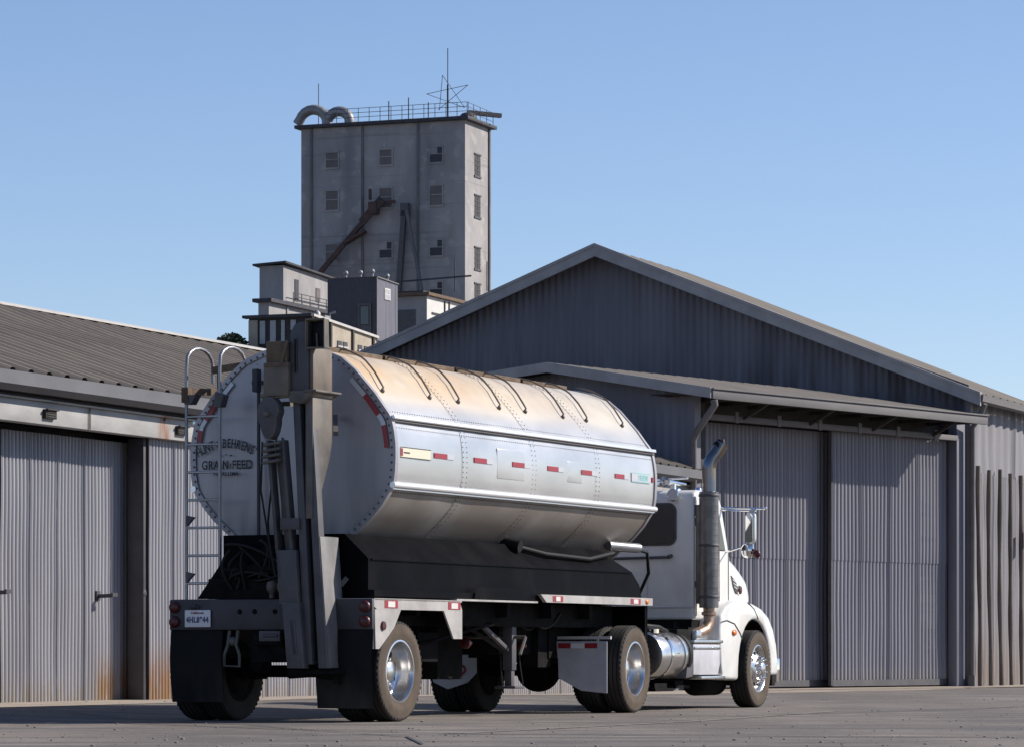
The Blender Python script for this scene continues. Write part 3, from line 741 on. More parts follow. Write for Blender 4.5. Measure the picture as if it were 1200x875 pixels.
MB().box(.01, .06, 2.1, 2.8, 28.6, 30.3).build('door', 'darkiron', hh)
MB().box(.01, .06, 6.2, 7.0, 28.9, 30.0).build('window', 'pane', hh)
t = MB()
for z in (28.5, 28.8, 29.1): t.bar((.5, .8, z), (.5, 9, z), .05, .05)
for k in range(6): t.bar((.5, .8 + k * 1.6, 28.1), (.5, .8 + k * 1.6, 29.1), .05, .05)
t.build('railing', 'darkiron', hh)
ms = thing('mill_block', 'low plain concrete block with dark roof edge beneath the pale headhouse', 'building', (-18.86, 278, 0), 21)
t = MB(); t.box(-.9, 0, 0, 11.5, 0, 27.9)
for y in (3.2, 7.5): t.box(.0, .1, y, y + .25, 0, 27.8)
t.build('wall', 'conc2', ms)
MB().box(-1.24, .4, -.4, 11.8, 27.9, 28.18).build('roof', 'darkiron', ms)

dk = thing('hoist_house', 'dark blue-grey corrugated box house with white framed door and small pale window below the tower', 'building', (-8.9, 235, 0), 21)
t = MB(); corr(t, (-3.485, 0), (1, 0), 3.485, (0, -1), 21.2, 25.33, pitch=.2, amp=.015, rows=2); t.build('dark_wall', 'navy', dk)
t = MB(); corr(t, (0, 0), (0, 1), 3.6, (1, 0), 21.2, lambda s: 25.33 - .04 * s, pitch=.2, amp=.02, rows=2); t.build('grey_wall', 'shed', dk)
MB().box(-3.45, -.05, .05, 3.55, 0, 21.2).build('base', 'dark_wood', dk)
MB().add([(-3.55, -.05, 25.38), (.1, -.05, 25.38), (.1, 3.65, 25.2), (-3.55, 3.65, 25.2)], [(0, 1, 2, 3)]).build('roof', 'dkgrey', dk)
t = MB(); t.box(.02, .08, -.05, .06, 21.2, 25.36); t.bar((.05, 0, 25.36), (.05, 3.6, 25.22), .1, .08); t.build('corner_trim', 'edge', dk)
wf = MB(); wf.box(.03, .07, 1.28, 2.25, 24.0, 24.75); wfo = wf.build('window', 'whitewash', dk)
p = MB()
for a in (1.36, 1.80):
    for b in (24.07, 24.40): p.box(.072, .08, a, a + .36, b, b + .27)
p.build('pane', 'paledoor', wfo)
df = MB()
df.box(-1.30, -1.15, -.08, -.03, 21.4, 23.65); df.box(-.48, -.33, -.08, -.03, 21.4, 23.65); df.box(-1.15, -.48, -.08, -.03, 23.5, 23.65); df.box(-1.14, -.49, -.06, -.03, 21.4, 22.2)
dfo = df.build('door', 'dkgrey', dk); MB().box(-1.1, -.53, -.055, -.03, 22.25, 23.45).build('pane', 'glass', dfo)
for x, y, h in ((-2.35, .4, 0), (-1.3, .4, 0), (-.45, .4, .05), (-.15, 2.2, -.1)):
    v = MB(); v.lathe([(0, .09), (.30, .09)], (x, y, 25.3 + h), 'z', 10); v.sphere((x, y, 25.72 + h), .17, 10, 6); v.build('roof_vent', 'duct', dk)

ax = thing('mill_annex', 'flat roofed annex with sunlit whitewashed side wall at the right foot of the tower', 'building', (-6.43, 270, 0), 21)
t = MB(); t.box(-2.6, -.02, .0, 9, 0, 27.6); t.build('wall', 'conc2', ax)
t = MB(); t.box(-.015, .03, 0, 9, 0, 27.6); t.build('side_wall', 'whitewash', ax)
t = MB(); t.box(-3.0, .35, -.4, 9.3, 27.62, 27.85)
t.build('roof', 'rust', ax)
MB().box(-2.37, -.9, -.06, -.01, 22, 26.6).build('door', 'dkgrey', ax)
t = MB()
for y in (3.4, 4.3, 8.2): t.box(.03, .12, y, y + .12, 20, 27.5)
t.box(.035, .1, .9, 2.9, 26.3, 26.45); t.box(.035, .1, 2.75, 2.9, 25.2, 26.3)
t.build('pipe_frame', 'darkiron', ax)
t = MB(); t.bar((-2.6, -.2, 28.7), (3.5, .3, 29.0), .12, .12); t.bar((-2.4, -.2, 27.8), (-2.4, -.2, 28.7), .1, .1); t.bar((2.2, .2, 27.8), (2.2, .2, 30.4), .06, .06); t.bar((4.8, .2, 27.8), (4.8, .2, 30), .06, .06)
t.box(-2.4, -.4, .3, 1.2, 27.85, 28.05)
t.build('roof_pipe', 'darkiron', ax)

tb = thing('loading_gallery', 'tan concrete gallery building with sloping pale coping and dark slotted end behind the tank top', 'building', (-12.54, 225, 0), 21)
zt = lambda y: 21.85 - .055 * y
t = MB(); t.add([(-4.37, 0, 0), (0, 0, 0), (0, 10.2, 0), (-4.37, 10.2, 0), (-4.37, 0, zt(0)), (0, 0, zt(0)), (0, 10.2, zt(10.2)), (-4.37, 10.2, zt(10.2))], [(1, 2, 6, 5), (2, 3, 7, 6), (4, 5, 6, 7)]); t.build('sunlit_wall', 'tan', tb)
t = MB(); t.box(-4.37, 0, -.02, 0, 0, 21.8); t.build('end_wall', 'dark_wood', tb)
t = MB()
for a, b, z0 in ((-3.6, -3.24, 20.2), (-2.89, -2.5, 20.2), (-2.12, -1.88, 20.2), (-1.47, -1.12, 21.0)): t.box(a, b, -.06, -.025, z0, 21.65)
t.build('pale_slot', 'paledoor', tb)
MB().box(-4.37, -3.75, -.10, -.03, 0, 21.7).build('corner_pier', 'tan', tb)
t = MB(); t.bar((.06, -.1, zt(0) + .06), (.06, 10.3, zt(10.2) + .06), .22, .16); t.build('coping', 'cap_strip', tb)
t = MB(); t.box(-4.7, .1, -.35, .3, 21.82, 22.0); t.build('roof_edge', 'darkiron', tb)
t = MB()
for y in (.5, 2.75, 6.25, 9.6): t.box(.01, .12, y - .12, y + .12, 0, zt(y))
t.build('pilaster', 'dark_wood', tb)
for y in (3.9, 4.8, 7.2, 8.2):
    w_ = MB(); w_.box(.01, .05, y - .05, y + .62, 20.3, 20.62); wo_ = w_.build('window', 'darkiron', tb)
    w_ = MB(); w_.box(.05, .12, y - .08, y + .66, 20.22, 20.32); w_.build('sill', 'cap_strip', wo_)
t = MB(); t.lathe([(0, .25), (.3, .25), (.45, .1)], (-.4, 1.6, 21.9), 'z', 10); t.box(-.8, -.1, 2.2, 3.0, 21.7, 22.1); t.tube([(-.2, 3.2, 21.7), (-.2, 3.2, 22.3), (.1, 3.4, 22.4)], .08, 6); t.build('roof_vent', 'duct', tb)

# low far roof and treetop at left of the gallery
fr_ = thing('far_shed', 'distant dark low roofed shed seen just above the left warehouse roof', 'shed', (-16.9, 210, 0), 21)
MB().box(-2.6, 3, 0, 6, 0, 18.2).build('wall', 'dkgrey', fr_)
MB().box(-3.0, 3.2, -.4, 6.2, 18.2, 18.45).build('roof', 'darkiron', fr_)
def tree(loc, r, label):
    o = thing('tree', label, 'tree', loc, 0, 'dark treetops beyond the warehouse roof')
    tk = MB(); tk.tube([(0, 0, 0), (.1, 0, loc[2] * 0 + 12), (.2, .1, 19)], [.5, .4, .2], 8); tk.bar((.1, 0, 14), (1.0, .3, 19), .15, .15); tk.build('trunk', 'bark', o)
    cr = MB(); rd = random.Random(int(r * 100))
    for i in range(1100):
        u = Vector((rd.gauss(0, 1), rd.gauss(0, 1), rd.gauss(0, 1))).normalized() * r * (rd.random() ** .35) * (1 + .22 * mnoise.noise(Vector((i * .37, 1, 1))))
        c = Vector((0, 0, 19.9)) + Vector((u.x * 1.1, u.y, u.z * .8))
        a = Vector((rd.uniform(-1, 1), rd.uniform(-1, 1), rd.uniform(-1, 1))).normalized() * .13; b = a.cross(Vector((rd.random(), rd.random(), rd.random())))
        b = b.normalized() * .11
        cr.add([c - a, c - b, c + a, c + b], [(0, 1, 2, 3)])
    cr.build('crown', 'leaf', o, recalc=False)
tree((-17.6, 225, 0), 1.05, 'rounded dark treetop, the larger of two above the far shed')
tree((-16.0, 226, -.55), .62, 'small dark treetop right beside the larger one')

# ================================================================== TANK TRAILER
# local frame: x = truck's right side, y = forwards, origin on the road under the axle
tt = thing('tank_trailer', 'silver riveted tank trailer with rust stained top and black hopper body', 'trailer', (-2.293, 38.028, 0), 25)
half = [(0, 3.95), (.18, 3.94), (.36, 3.90), (.58, 3.81), (.74, 3.68), (.86, 3.55), (.97, 3.43), (1.06, 3.31), (1.13, 3.22), (1.165, 3.16), (1.195, 3.02), (1.21, 2.90), (1.212, 2.78), (1.205, 2.62), (1.19, 2.52), (1.165, 2.44),
        (1.05, 2.27), (.93, 2.14), (.77, 2.0), (.60, 1.86), (.52, 1.82), (.3, 1.80), (0, 1.80)]
ring = half + [(-x, z) for x, z in half[-2:0:-1]]
TY0, TY1 = -.06, 6.97
tk = MB()
rows = []
NY = 40
for i in range(NY + 1):
    y = TY0 + (TY1 - TY0) * i / NY
    row = []
    for (x, z) in ring:
        dn = .005 * mnoise.noise(Vector((x * 1.2 + 5, y * 1.5, z * 2.2))) + .0015 * mnoise.noise(Vector((x * 4, y * 5, z * 6)))
        row.append((x * (1 + dn), y, z + dn * (z - 2.9)))
    rows.append(row)
tk.grid(rows, 0, True, True)
def ringpt(t, off=0):
    """point at arc fraction along right half (0 top .. 1 bottom)"""
    P = half; L = [0]
    for a, b in zip(P, P[1:]): L.append(L[-1] + math.dist(a, b))
    d = t * L[-1]
    for i in range(len(P) - 1):
        if d <= L[i + 1] or i == len(P) - 2:
            f = (d - L[i]) / (L[i + 1] - L[i]); x = P[i][0] + (P[i + 1][0] - P[i][0]) * f; z = P[i][1] + (P[i + 1][1] - P[i][1]) * f
            nx, nz = -(P[i + 1][1] - P[i][1]), (P[i + 1][0] - P[i][0]); l = math.hypot(nx, nz)
            return x + nx / l * off, z + nz / l * off
def rivet(x, y, z, r=.008): tk.sphere((x, y, z), r, 6, 3, 1)
for ys in (1.62, 3.42, 5.22):
    for dy in (-.045, .045):
        n = 64
        for k in range(5, n):
            for sg in (1, -1):
                x, z = ringpt(k / n * .96, .002); rivet(sg * x, ys + dy + (.0), z, .0075)
for k in range(120):
    y = .02 + k * (6.9 / 119)
    for sg in (1, -1):
        rivet(sg * 1.108, y, 3.25, .007); rivet(sg * 1.188, y, 3.08, .006); rivet(sg * 1.19, y, 2.53, .006); rivet(sg * 1.145, y, 2.405, .009); 
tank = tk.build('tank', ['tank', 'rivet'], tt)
for ys in (1.62, 3.42, 5.22):
    m = MB(); pts = [ringpt(k / 60, .0015) for k in range(61)]
    full = pts + [(-x, z) for x, z in pts[::-1]]
    m.grid([[(x, ys - .07, z) for x, z in full], [(x, ys + .07, z) for x, z in full]], 0, True)
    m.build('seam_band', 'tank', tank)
# rails along both sides
for sg in (1, -1):
    m = MB(); m.prism([(sg * 1.16, 3.20), (sg * 1.215, 3.205), (sg * 1.22, 3.17), (sg * 1.175, 3.155)], TY0 - .02, TY1 + .02, 'y'); m.build('upper_rail', 'rail', tank, bevel=.004)
    m = MB(); m.prism([(sg * 1.17, 3.154), (sg * 1.20, 3.152), (sg * 1.20, 3.142), (sg * 1.18, 3.138)], TY0 - .02, TY1 + .02, 'y'); m.build('rail_gasket', 'rivet', tank)
    m = MB(); m.tube([(sg * 1.20, y, 2.475) for y in (TY0 - .04, TY1 + .03)], .034, 12); m.box(min(sg * 1.12, sg * 1.2), max(sg * 1.12, sg * 1.2), TY0 - .02, TY1 + .01, 2.43, 2.45); m.build('lower_rail', 'rail', tank)
# ladder-like tarp rods curving over the shoulder
for yb in (.20, 1.32, 2.03, 3.09, 3.79, 4.84, 5.52, 6.60):
    pts = []
    for k in range(15):
        t = .035 + k * .0176
        x, z = ringpt(t, .045); pts.append((x, yb + .42 * (1 - k / 14), z))
    x, z = ringpt(.035 + 14 * .0176 + .012, .04); pts.append((x, yb - .01, z)); x2, z2 = ringpt(.035 + 14 * .0176 + .013, -.01)
    pts += [(x2 + .01, yb - .02, z2)]
    m = MB(); m.tube(pts, .011, 7); x, z = ringpt(.30, .012); m.sphere((x, yb - .02, z), .026, 8, 5)
    m.build('roof_rod', 'grimy', tank)
# walkway boards on the crown
for a, b in ((-.05, 1.55), (1.62, 3.35), (3.42, 5.15), (5.22, 6.5)):
    m = MB()
    m.box(-.22, .24, a, b, 3.955, 3.965)
    for x in (-.22, .23): m.box(x, x + .01, a, b, 3.93, 3.975)
    m.build('walkway', 'rust', tank, bevel=.003)
# access hatch panels slightly raised
for (y0, y1, z0, z1) in ((2.45, 3.15, 2.62, 3.05), (4.35, 4.75, 2.66, 3.0)):
    m = MB(); m.box(1.19, 1.2135, y0 - .012, y1 + .012, z0 + .03, z1 - .06)
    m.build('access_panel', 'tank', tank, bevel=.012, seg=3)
def on_side(y0, y1, z0, z1, m_, name, parent):
    m = MB(); m.box(1.205, 1.2215, y0, y1, z0, z1); return m.build(name, m_, parent, bevel=.001, seg=1)
for y0, sp in ((.85, .5), (1.84, .5), (2.83, .5), (3.78, .47), (4.74, .46), (5.72, .44)):
    w1 = sp * .62
    r = on_side(y0, y0 + w1, 2.80, 2.855, 'red', 'reflector_strip', tank)
    on_side(y0 + w1 + .004, y0 + sp * .95, 2.80, 2.855, 'silverstrip', 'silver_patch', r)
lab = on_side(.05, .76, 2.775, 2.875, 'cream', 'side_label', tank); MB().box(1.2216, 1.223, .05, .10, 2.785, 2.865).build('label_corner', 'red', lab)
m = MB()
for z in (2.772, 2.877): m.box(1.2216, 1.2235, .05, .76, z - .004, z + .004)
m.box(1.2216, 1.2235, .12, .26, 2.815, 2.83)
m.build('label_print', 'text', lab)
lab2 = on_side(6.22, 6.80, 2.79, 2.885, 'silverstrip', 'front_label', tank)
m = MB()
for z in (2.785, 2.89): m.box(1.2216, 1.2235, 6.22, 6.80, z - .004, z + .004)
m.build('label_border', 'teal', lab2)
text_mesh('label_print', 'FEEDS', .085, 'teal', lab2, (1.2232, 6.57, 2.835), (R(90), 0, R(90)), .003, 1.15)
on_side(6.86, 6.91, 2.80, 2.86, 'red', 'reflector_strip', tank)

# rear end: slightly dished plate with flange
cp = MB()
cen = (0, 2.85)
nr = 24
rws = []
for j in range(nr + 1):
    f = j / nr
    row = []
    for (x, z) in ring:
        px, pz = x * f, cen[1] + (z - cen[1]) * f
        dish = -.035 * (1 - f ** 2) + (.010 * mnoise.noise(Vector((px * 2.4, pz * .3, 2)))) * (1 - f ** 4)
        row.append((px, TY0 - .012 + dish, pz))
    rws.append(row)
cp.grid(rws, 0, True, True)
# outer flange ring with bolts
fl = [[(x * s_, TY0 + o_, cen[1] + (z - cen[1]) * s_) for (x, z) in ring] for s_, o_ in ((1.0, .03), (1.018, .03), (1.018, -.035), (.965, -.035))]
cp.grid(fl, 0, True, True)
for sg in (1, -1):
    for k in range(46):
        x, z = ringpt((k + .5) / 46, -.022); cp.sphere((sg * x, TY0 - .038, z), .013, 6, 4, 1)
# flat vertical seam with rivets on the left, ribs
for k in range(44): cp.sphere((-.40, TY0 - .055, 1.93 + k * .043), .008, 5, 3, 1)
cap = cp.build('rear_end_plate', ['cap', 'rivet'], tt)
m = MB(); m.bar((-.345, TY0 - .13, 1.86), (-.345, TY0 - .13, 3.58), .025, .03); m.box(-.42, -.22, TY0 - .15, TY0 - .1, 3.56, 3.60); m.box(-.385, -.33, TY0 - .20, TY0 - .1, 3.48, 3.72); m.build('flange_rod', 'darkiron', cap)
m = MB()
for x in (-.10, -.18): m.bar((x, TY0 - .06, 1.84), (x, TY0 - .06, 3.0), .010, .02)
m.build('plate_seam', 'rivet', cap)
# curved reflector tapes on the rear plate
def arc_tape(sg, t0, t1, m_, nm='reflector_strip'):
    m = MB(); a, b = [], []
    for k in range(9):
        t = t0 + (t1 - t0) * k / 8
        x, z = ringpt(t, -.055); a.append((sg * x, TY0 - .046, z)); x, z = ringpt(t, -.105); b.append((sg * x, TY0 - .050, z))
    m.grid([a, b], 0); o = m.build(nm, m_, cap); return o
for sg in (1, -1):
    arc_tape(sg, .235, .30, 'silverstrip', 'silver_patch'); arc_tape(sg, .30, .375, 'red'); arc_tape(sg, .375, .42, 'silverstrip', 'silver_patch'); arc_tape(sg, .42, .49 if sg > 0 else .465, 'red')
# lettering on the left of the plate: origin (x=-.80,z=2.86)
def arc_text(body, cx, cz, rad, size, span, name, parent, y):
    objs = []; n = len(body)
    wts = [0.55 if c in "I '&" else (1.0) for c in body]; tot = sum(wts); acc = 0
    for c, w in zip(body, wts):
        a = -span / 2 + span * (acc + w / 2) / tot; acc += w
        if c == ' ': continue
        sz = size * (.72 if c == '&' else 1)
        o = text_mesh('letter', c, sz, 'text', None, (cx + rad * math.sin(a), y, cz - rad + rad * math.cos(a)), (0, 0, 0), .0022, .62)
        o.rotation_euler = (Matrix.Rotation(a, 3, 'Y') @ Matrix.Rotation(R(90), 3, 'X')).to_euler()
        objs.append(o)
    return join_into(name, objs, parent)
LY = TY0 - .064
arc_text("HUNT & BEHRENS'", -.775, 2.95, .66, .135, R(66), 'lettering', cap, LY)
objs = [text_mesh('letter', 'GRAIN·FEED', .130, 'text', None, (-.77, LY, 2.72), (R(90), 0, 0), .0022, .78)]
objs.append(text_mesh('letter', 'PETALUMA', .060, 'text', None, (-.78, LY, 2.627), (R(90), 0, 0), .0008, .95))
objs.append(text_mesh('letter', '- · -', .09, 'text', None, (-.78, LY, 2.83), (R(90), 0, 0), .003, 1))
join_into('lettering', objs, cap)
# front plate
fp = MB()
rws = []
for j in range(nr + 1):
    f = j / nr; rws.append([(x * f, TY1 + .012 + .12 * (1 - f ** 2), cen[1] + (z - cen[1]) * f) for (x, z) in ring])
fp.grid(rws, 0, True, True)
fp.grid([[(x * s_, TY1 + o_, cen[1] + (z - cen[1]) * s_) for (x, z) in ring] for s_, o_ in ((1.0, -.03), (1.012, -.03), (1.012, .03), (.965, .03))], 0, True, True)
fp.build('front_end_plate', 'cap', tt)

# black hopper body below the tank: side plates and belly
hp = MB()
HX0, HX1 = -.62, 1.10
side = [(-.46, 1.96), (6.10, 1.96), (6.5, 1.72), (6.74, 1.54), (6.82, 1.36), (6.82, 1.30), (-.46, 1.30)]
hp.prism(side, HX0, .82, 'x')
hp.add([(.822, -.46, 1.96), (.822, 6.10, 1.96), (1.10, 6.5, 1.70), (1.10, -.46, 1.70)], [(0, 1, 2, 3)])
hp.prism([(-.46, 1.70), (6.5, 1.70), (6.74, 1.54), (6.82, 1.36), (6.82, 1.30), (-.46, 1.30)], .822, 1.10, 'x')
hp.add([(.822, -.46, 1.96), (1.10, -.46, 1.70), (.822, -.46, 1.70)], [(0, 1, 2)])
hp.add([(.822, 6.10, 1.96), (1.10, 6.5, 1.70), (.822, 6.5, 1.70)], [(0, 1, 2)])
hp.prism([(-.46, 1.305), (6.82, 1.305), (6.82, 1.375), (-.46, 1.375)], 1.102, 1.17, 'x')
hop = hp.build('hopper_body', 'black', tt)
m = MB()
m.box(1.102, 1.118, -.4, 6.45, 1.685, 1.70)
m.add([(1.19, 1.9, 1.31), (1.19, 3.6, 1.31), (1.19, 3.5, 1.47), (1.19, 1.95, 1.44)], [(0, 1, 2, 3)])
m.build('stiffener', 'black', hop)
m = MB(); m.tube([(.70, 3.55, 1.99), (.98, 3.55, 1.93)], .07, 12); m.tube([(.92, 3.6, 1.93), (1.0, 4.2, 1.86), (1.02, 5.4, 1.83), (.98, 6.2, 1.92)], .028, 8); m.build('side_hose', 'hose', hop)
# pale side strips / fenders, right and left
for sg in (1, -1):
    def X(a, b):
        if sg < 0: a, b = (a - .11 if a > 1.1 else a), (b - .11 if b > 1.1 else b)
        return (min(sg * a, sg * b), max(sg * a, sg * b))
    m = MB(); m.box(*X(1.0, 1.20), 1.44, 3.55, 1.285, 1.305); m.build('side_strip', 'fender', tt)
    m = MB(); m.box(*X(.62, 1.25), -.60, 1.46, 1.265, 1.285)
    m.prism([(-.62, 1.28), (1.40, 1.28), (1.47, 1.18), (1.47, 1.17), (-.55, 1.17), (-.62, 1.20)], *X(1.23, 1.25), 'x')
    m.prism([(-.60, 1.17), (.0, 1.17), (-.16, .98), (-.50, .76), (-.58, .76)], *X(1.23, 1.249), 'x')
    m.prism([(1.02, 1.17), (1.47, 1.17), (1.47, .87), (1.26, .87)], *X(1.23, 1.249), 'x')
    m.prism([(-.60, 1.17), (-.60, .76), (-.58, .76), (-.58, 1.17)], *X(.66, 1.23), 'x')
    fn = m.build('fender', 'fender', tt)
    for y in (-.38, 1.12): 
        on = MB(); on.box(*X(1.25, 1.254), y, y + .30, 1.185, 1.265); o1 = on.build('reflector_strip', 'red', fn)
        on = MB(); on.box(*X(1.2545, 1.257), y + .07, y + .23, 1.195, 1.255); on.build('white_patch', 'whitewash', o1)
    on = MB(); on.lathe([(0, .05), (.02, .045), (.025, .0)], (X(1.25, 1.25)[0], -.42, 1.0), 'x', 16); on.build('side_marker', 'redlens', fn)
    m = MB(); m.prism([(3.52, 1.385), (6.80, 1.385), (6.80, 1.295), (3.68, 1.295)], *X(1.205, 1.25), 'x'); m.box(*X(.8, 1.205), 3.6, 6.80, 1.375, 1.385)
    f2 = m.build('front_skirt_rail', 'fender', tt)
    for y, l in ((3.85, .28), (6.12, .30)):
        on = MB(); on.box(*X(1.25, 1.254), y, y + l, 1.305, 1.372); o1 = on.build('reflector_strip', 'red', f2)
        on = MB(); on.box(*X(1.2545, 1.257), y + .08, y + l - .08, 1.312, 1.365); on.build('white_patch', 'whitewash', o1)
    on = MB(); on.sphere((sg * 1.25, 6.62, 1.34), .035, 10, 6, 0, (.6, 1.4, 1)); on.build('marker_lamp', 'orange', f2)
    m = MB(); m.box(*X(1.17, 1.19), 6.70, 6.78, .75, 1.29); m.box(*X(.55, 1.19), 6.72, 6.78, .62, 1.29); m.build('front_skirt_end', 'black', tt)

# chassis
m = MB()
for x in (-.45, .45): m.box(x - .05, x + .05, -.60, 6.9, 1.02, 1.28)
for y in (-.5, .9, 2.0, 3.2, 4.4, 5.5): m.box(-1.0, 1.0, y - .05, y + .05, 1.12, 1.28)
m.build('chassis_frame', 'frame', tt)
m = MB(); m.tube([(-1.1, 0, .525), (1.1, 0, .525)], .065, 12)
for x in (-.5, .5):
    m.box(x - .05, x + .05, -.55, .55, .66, .74); m.box(x - .09, x + .09, -.12, .12, .44, .74); m.box(x - .05, x + .05, -.6, -.5, .7, 1.05); m.box(x - .05, x + .05, .5, .6, .7, 1.05)
m.build('axle', 'frame', tt)
for x in (-.28, .28):
    m = MB(); m.lathe([(0, .0), (0, .08), (.06, .10), (.16, .10), (.20, .07), (.20, 0)], (x, -.36, .60), 'y', 18); m.tube([(x, -.2, .60), (x, 0, .55)], .03, 6); m.build('brake_chamber', 'frame', tt)

# ---- wheels
def tyre_prof(r, w):
    h = w / 2
    p = [(-h * .80, r * .60), (-h * .92, r * .64), (-h * 1.02, r * .76), (-h * 1.0, r * .86), (-h * .93, r * .945), (-h * .84, r * .985)]
    tr = []
    g = [-.60, -.2, .2, .60]
    cur = -.80
    for c in g:
        tr += [(h * (c - .05), r), (h * (c - .04), r - .014), (h * (c + .04), r - .014), (h * (c + .05), r)]
    return p + [(-h * .80, r * .995)] + tr + [(h * .80, r * .995)] + [(-a, b) for a, b in p[::-1]]
def make_tyre(mb, cx, r, w, sg):
    prof = tyre_prof(r, w)
    # tread part / sidewall part
    mb.lathe([(a + cx, b) for a, b in prof], (0, 0, 0), 'x', 56, 0)
    lug = 48
    for k in range(lug):
        t = 2 * math.pi * k / lug
        for s_ in (-1, 1):
            c = Vector((cx + s_ * w * .43, math.cos(t) * r * .966, math.sin(t) * r * .966)); n = Vector((0, math.cos(t), math.sin(t))); q = Vector((0, -math.sin(t), math.cos(t)))
            mb.obox(c, Vector((w * .035, 0, 0)), q * .014, n * .007, 0)
    # raised rings on the sidewall
    for s_ in (-1, 1):
        mb.lathe([(cx + s_ * w * .50, r * .80), (cx + s_ * w * .512, r * .815), (cx + s_ * w * .50, r * .83)], (0, 0, 0), 'x', 48, 1)
        mb.lathe([(cx + s_ * w * .455, r * .655), (cx + s_ * w * .47, r * .67), (cx + s_ * w * .47, r * .69)], (0, 0, 0), 'x', 48, 1)
        mb.lathe([(cx + s_ * w * .503, r * .74), (cx + s_ * w * .516, r * .77), (cx + s_ * w * .502, r * .86), (cx + s_ * w * .468, r * .94)], (0, 0, 0), 'x', 56, 1)
        mb.lathe([(cx + s_ * w * .462, r * .64), (cx + s_ * w * .503, r * .74)], (0, 0, 0), 'x', 56, 1)
def dual_wheel(parent, sg, y, z, r, convex=False, w=.27, single=False, spin=0, hub='alum'):
    """sg = +1 for the right side. root part is the outer rim"""
    m = MB()
    o = .125 if not single else 0
    xo = .26 if not single else .0   # outer tyre centre
    rr = r * .60
    if not convex:   # deep dish outer rim
        m.lathe([(xo + w * .46, rr + .018), (xo + w * .47, rr), (xo + w * .42, rr * .965), (xo + w * .25, rr * .94), (xo - w * .15, rr * .90), (xo - w * .22, rr * .84), (xo - w * .25, rr * .55), (xo - w * .25, .0)], (0, 0, 0), 'x', 48)
        m.lathe([(xo - w * .22, .125), (xo + w * .02, .12), (xo + w * .10, .09), (xo + w * .13, 0)], (0, 0, 0), 'x', 28)
    else:
        m.lathe([(xo + w * .44, rr + .018), (xo + w * .46, rr), (xo + w * .40, rr * .93), (xo + w * .20, rr * .88), (xo + w * .28, rr * .72), (xo + w * .46, rr * .56), (xo + w * .50, rr * .44), (xo + w * .50, .10), (xo + w * .66, .095), (xo + w * .72, .07), (xo + w * .73, 0)], (0, 0, 0), 'x', 48)
    rim = m.build('wheel_rim', hub, parent)
    rim.location = (sg * (1.25 - xo - w / 2), y, z)
    rim.rotation_euler = (spin, 0, 0 if sg > 0 else math.pi)
    # hand holes and nuts
    m = MB(); hx = xo - w * .24 if not convex else xo + w * .36
    for k in range(10):
        t = 2 * math.pi * k / 10; rad = rr * .70
        if convex: m.lathe([(hx - .02, .024), (hx + .005, .024), (hx + .006, 0)], (0, rad * math.cos(t), rad * math.sin(t)), 'x', 10)
        else: m.disc((hx + .012, rad * math.cos(t), rad * math.sin(t)), .030, 'x', 12)
    m.build('hand_hole', 'darkiron', rim)
    m = MB()
    for k in range(10):
        t = 2 * math.pi * (k + .5) / 10; rad = rr * (.48 if convex else .44); x0 = xo + w * .50 if convex else xo - w * .25
        m.lathe([(x0, .019), (x0 + .045, .019), (x0 + .06, .012), (x0 + .062, 0)], (0, rad * math.cos(t), rad * math.sin(t)), 'x', 8)
    m.build('lug_nut', 'chrome', rim)
    m = MB(); make_tyre(m, xo, r, w, sg); m.build('tyre', ['tyre', 'tyrewall'], rim)
    if not single:
        m = MB(); make_tyre(m, xo - .32, r, w, sg); m.build('inner_tyre', ['tyre', 'tyre'], rim)
        m = MB(); m.lathe([(xo - .32 - w * .1, 0), (xo - .32 - w * .5, .10), (xo - .32 - w * .5, .20), (xo - .32 - w * .35, .26), (xo - .32 - w * .42, .31), (xo - .32 - w * .44, .325)], (0, 0, 0), 'x', 36); m.build('brake_drum', 'frame', rim)
    return rim
dual_wheel(tt, 1, 0, .525, .525, spin=.3)
dual_wheel(tt, -1, 0, .525, .525)

# rear bumper, lamps, flaps, plate
m = MB(); m.box(-1.15, .56, -.68, -.58, .96, 1.28); m.box(.56, 1.25, -.66, -.60, .96, 1.28); m.box(-1.15, 1.24, -.60, -.35, 1.24, 1.28)
bmp = m.build('rear_bumper', 'bumper', tt, bevel=.012)
for x in (-.30, -.12, .12): 
    m = MB(); m.lathe([(-.012, .022), (0, .028)], (x, -.682, 1.15), 'y', 10); m.disc((x, -.694, 1.15), .022, 'y', 10); m.build('bolt_hole', 'frame', bmp)
for x in (-1.085, 1.175):
    for z in (1.20, 1.045):
        m = MB(); m.lathe([(-.0, .062), (-.02, .06), (-.035, .045), (-.038, 0)], (x, -.68, z), 'y', 20); m.build('tail_lamp', 'redlens', bmp)
m = MB(); m.box(-.95, -.64, -.705, -.69, .99, 1.17)
pt = m.build('licence_plate', 'plate', bmp, bevel=.006)
text_mesh('plate_number', '4HL8944', .085, 'plateblue', pt, (-.795, -.708, 1.065), (R(90), 0, 0), .003, .78)
text_mesh('plate_state', 'California', .035, 'redink', pt, (-.795, -.708, 1.14), (R(90), 0, 0), .001, 1)
m = MB(); m.sphere((-.84, -.71, 1.21), .03, 8, 5, 0, (1.4, .8, .8)); m.tube([(-.90, -.70, 1.20), (-.78, -.70, 1.20)], .012, 6); m.build('plate_lamp', 'darkiron', bmp)
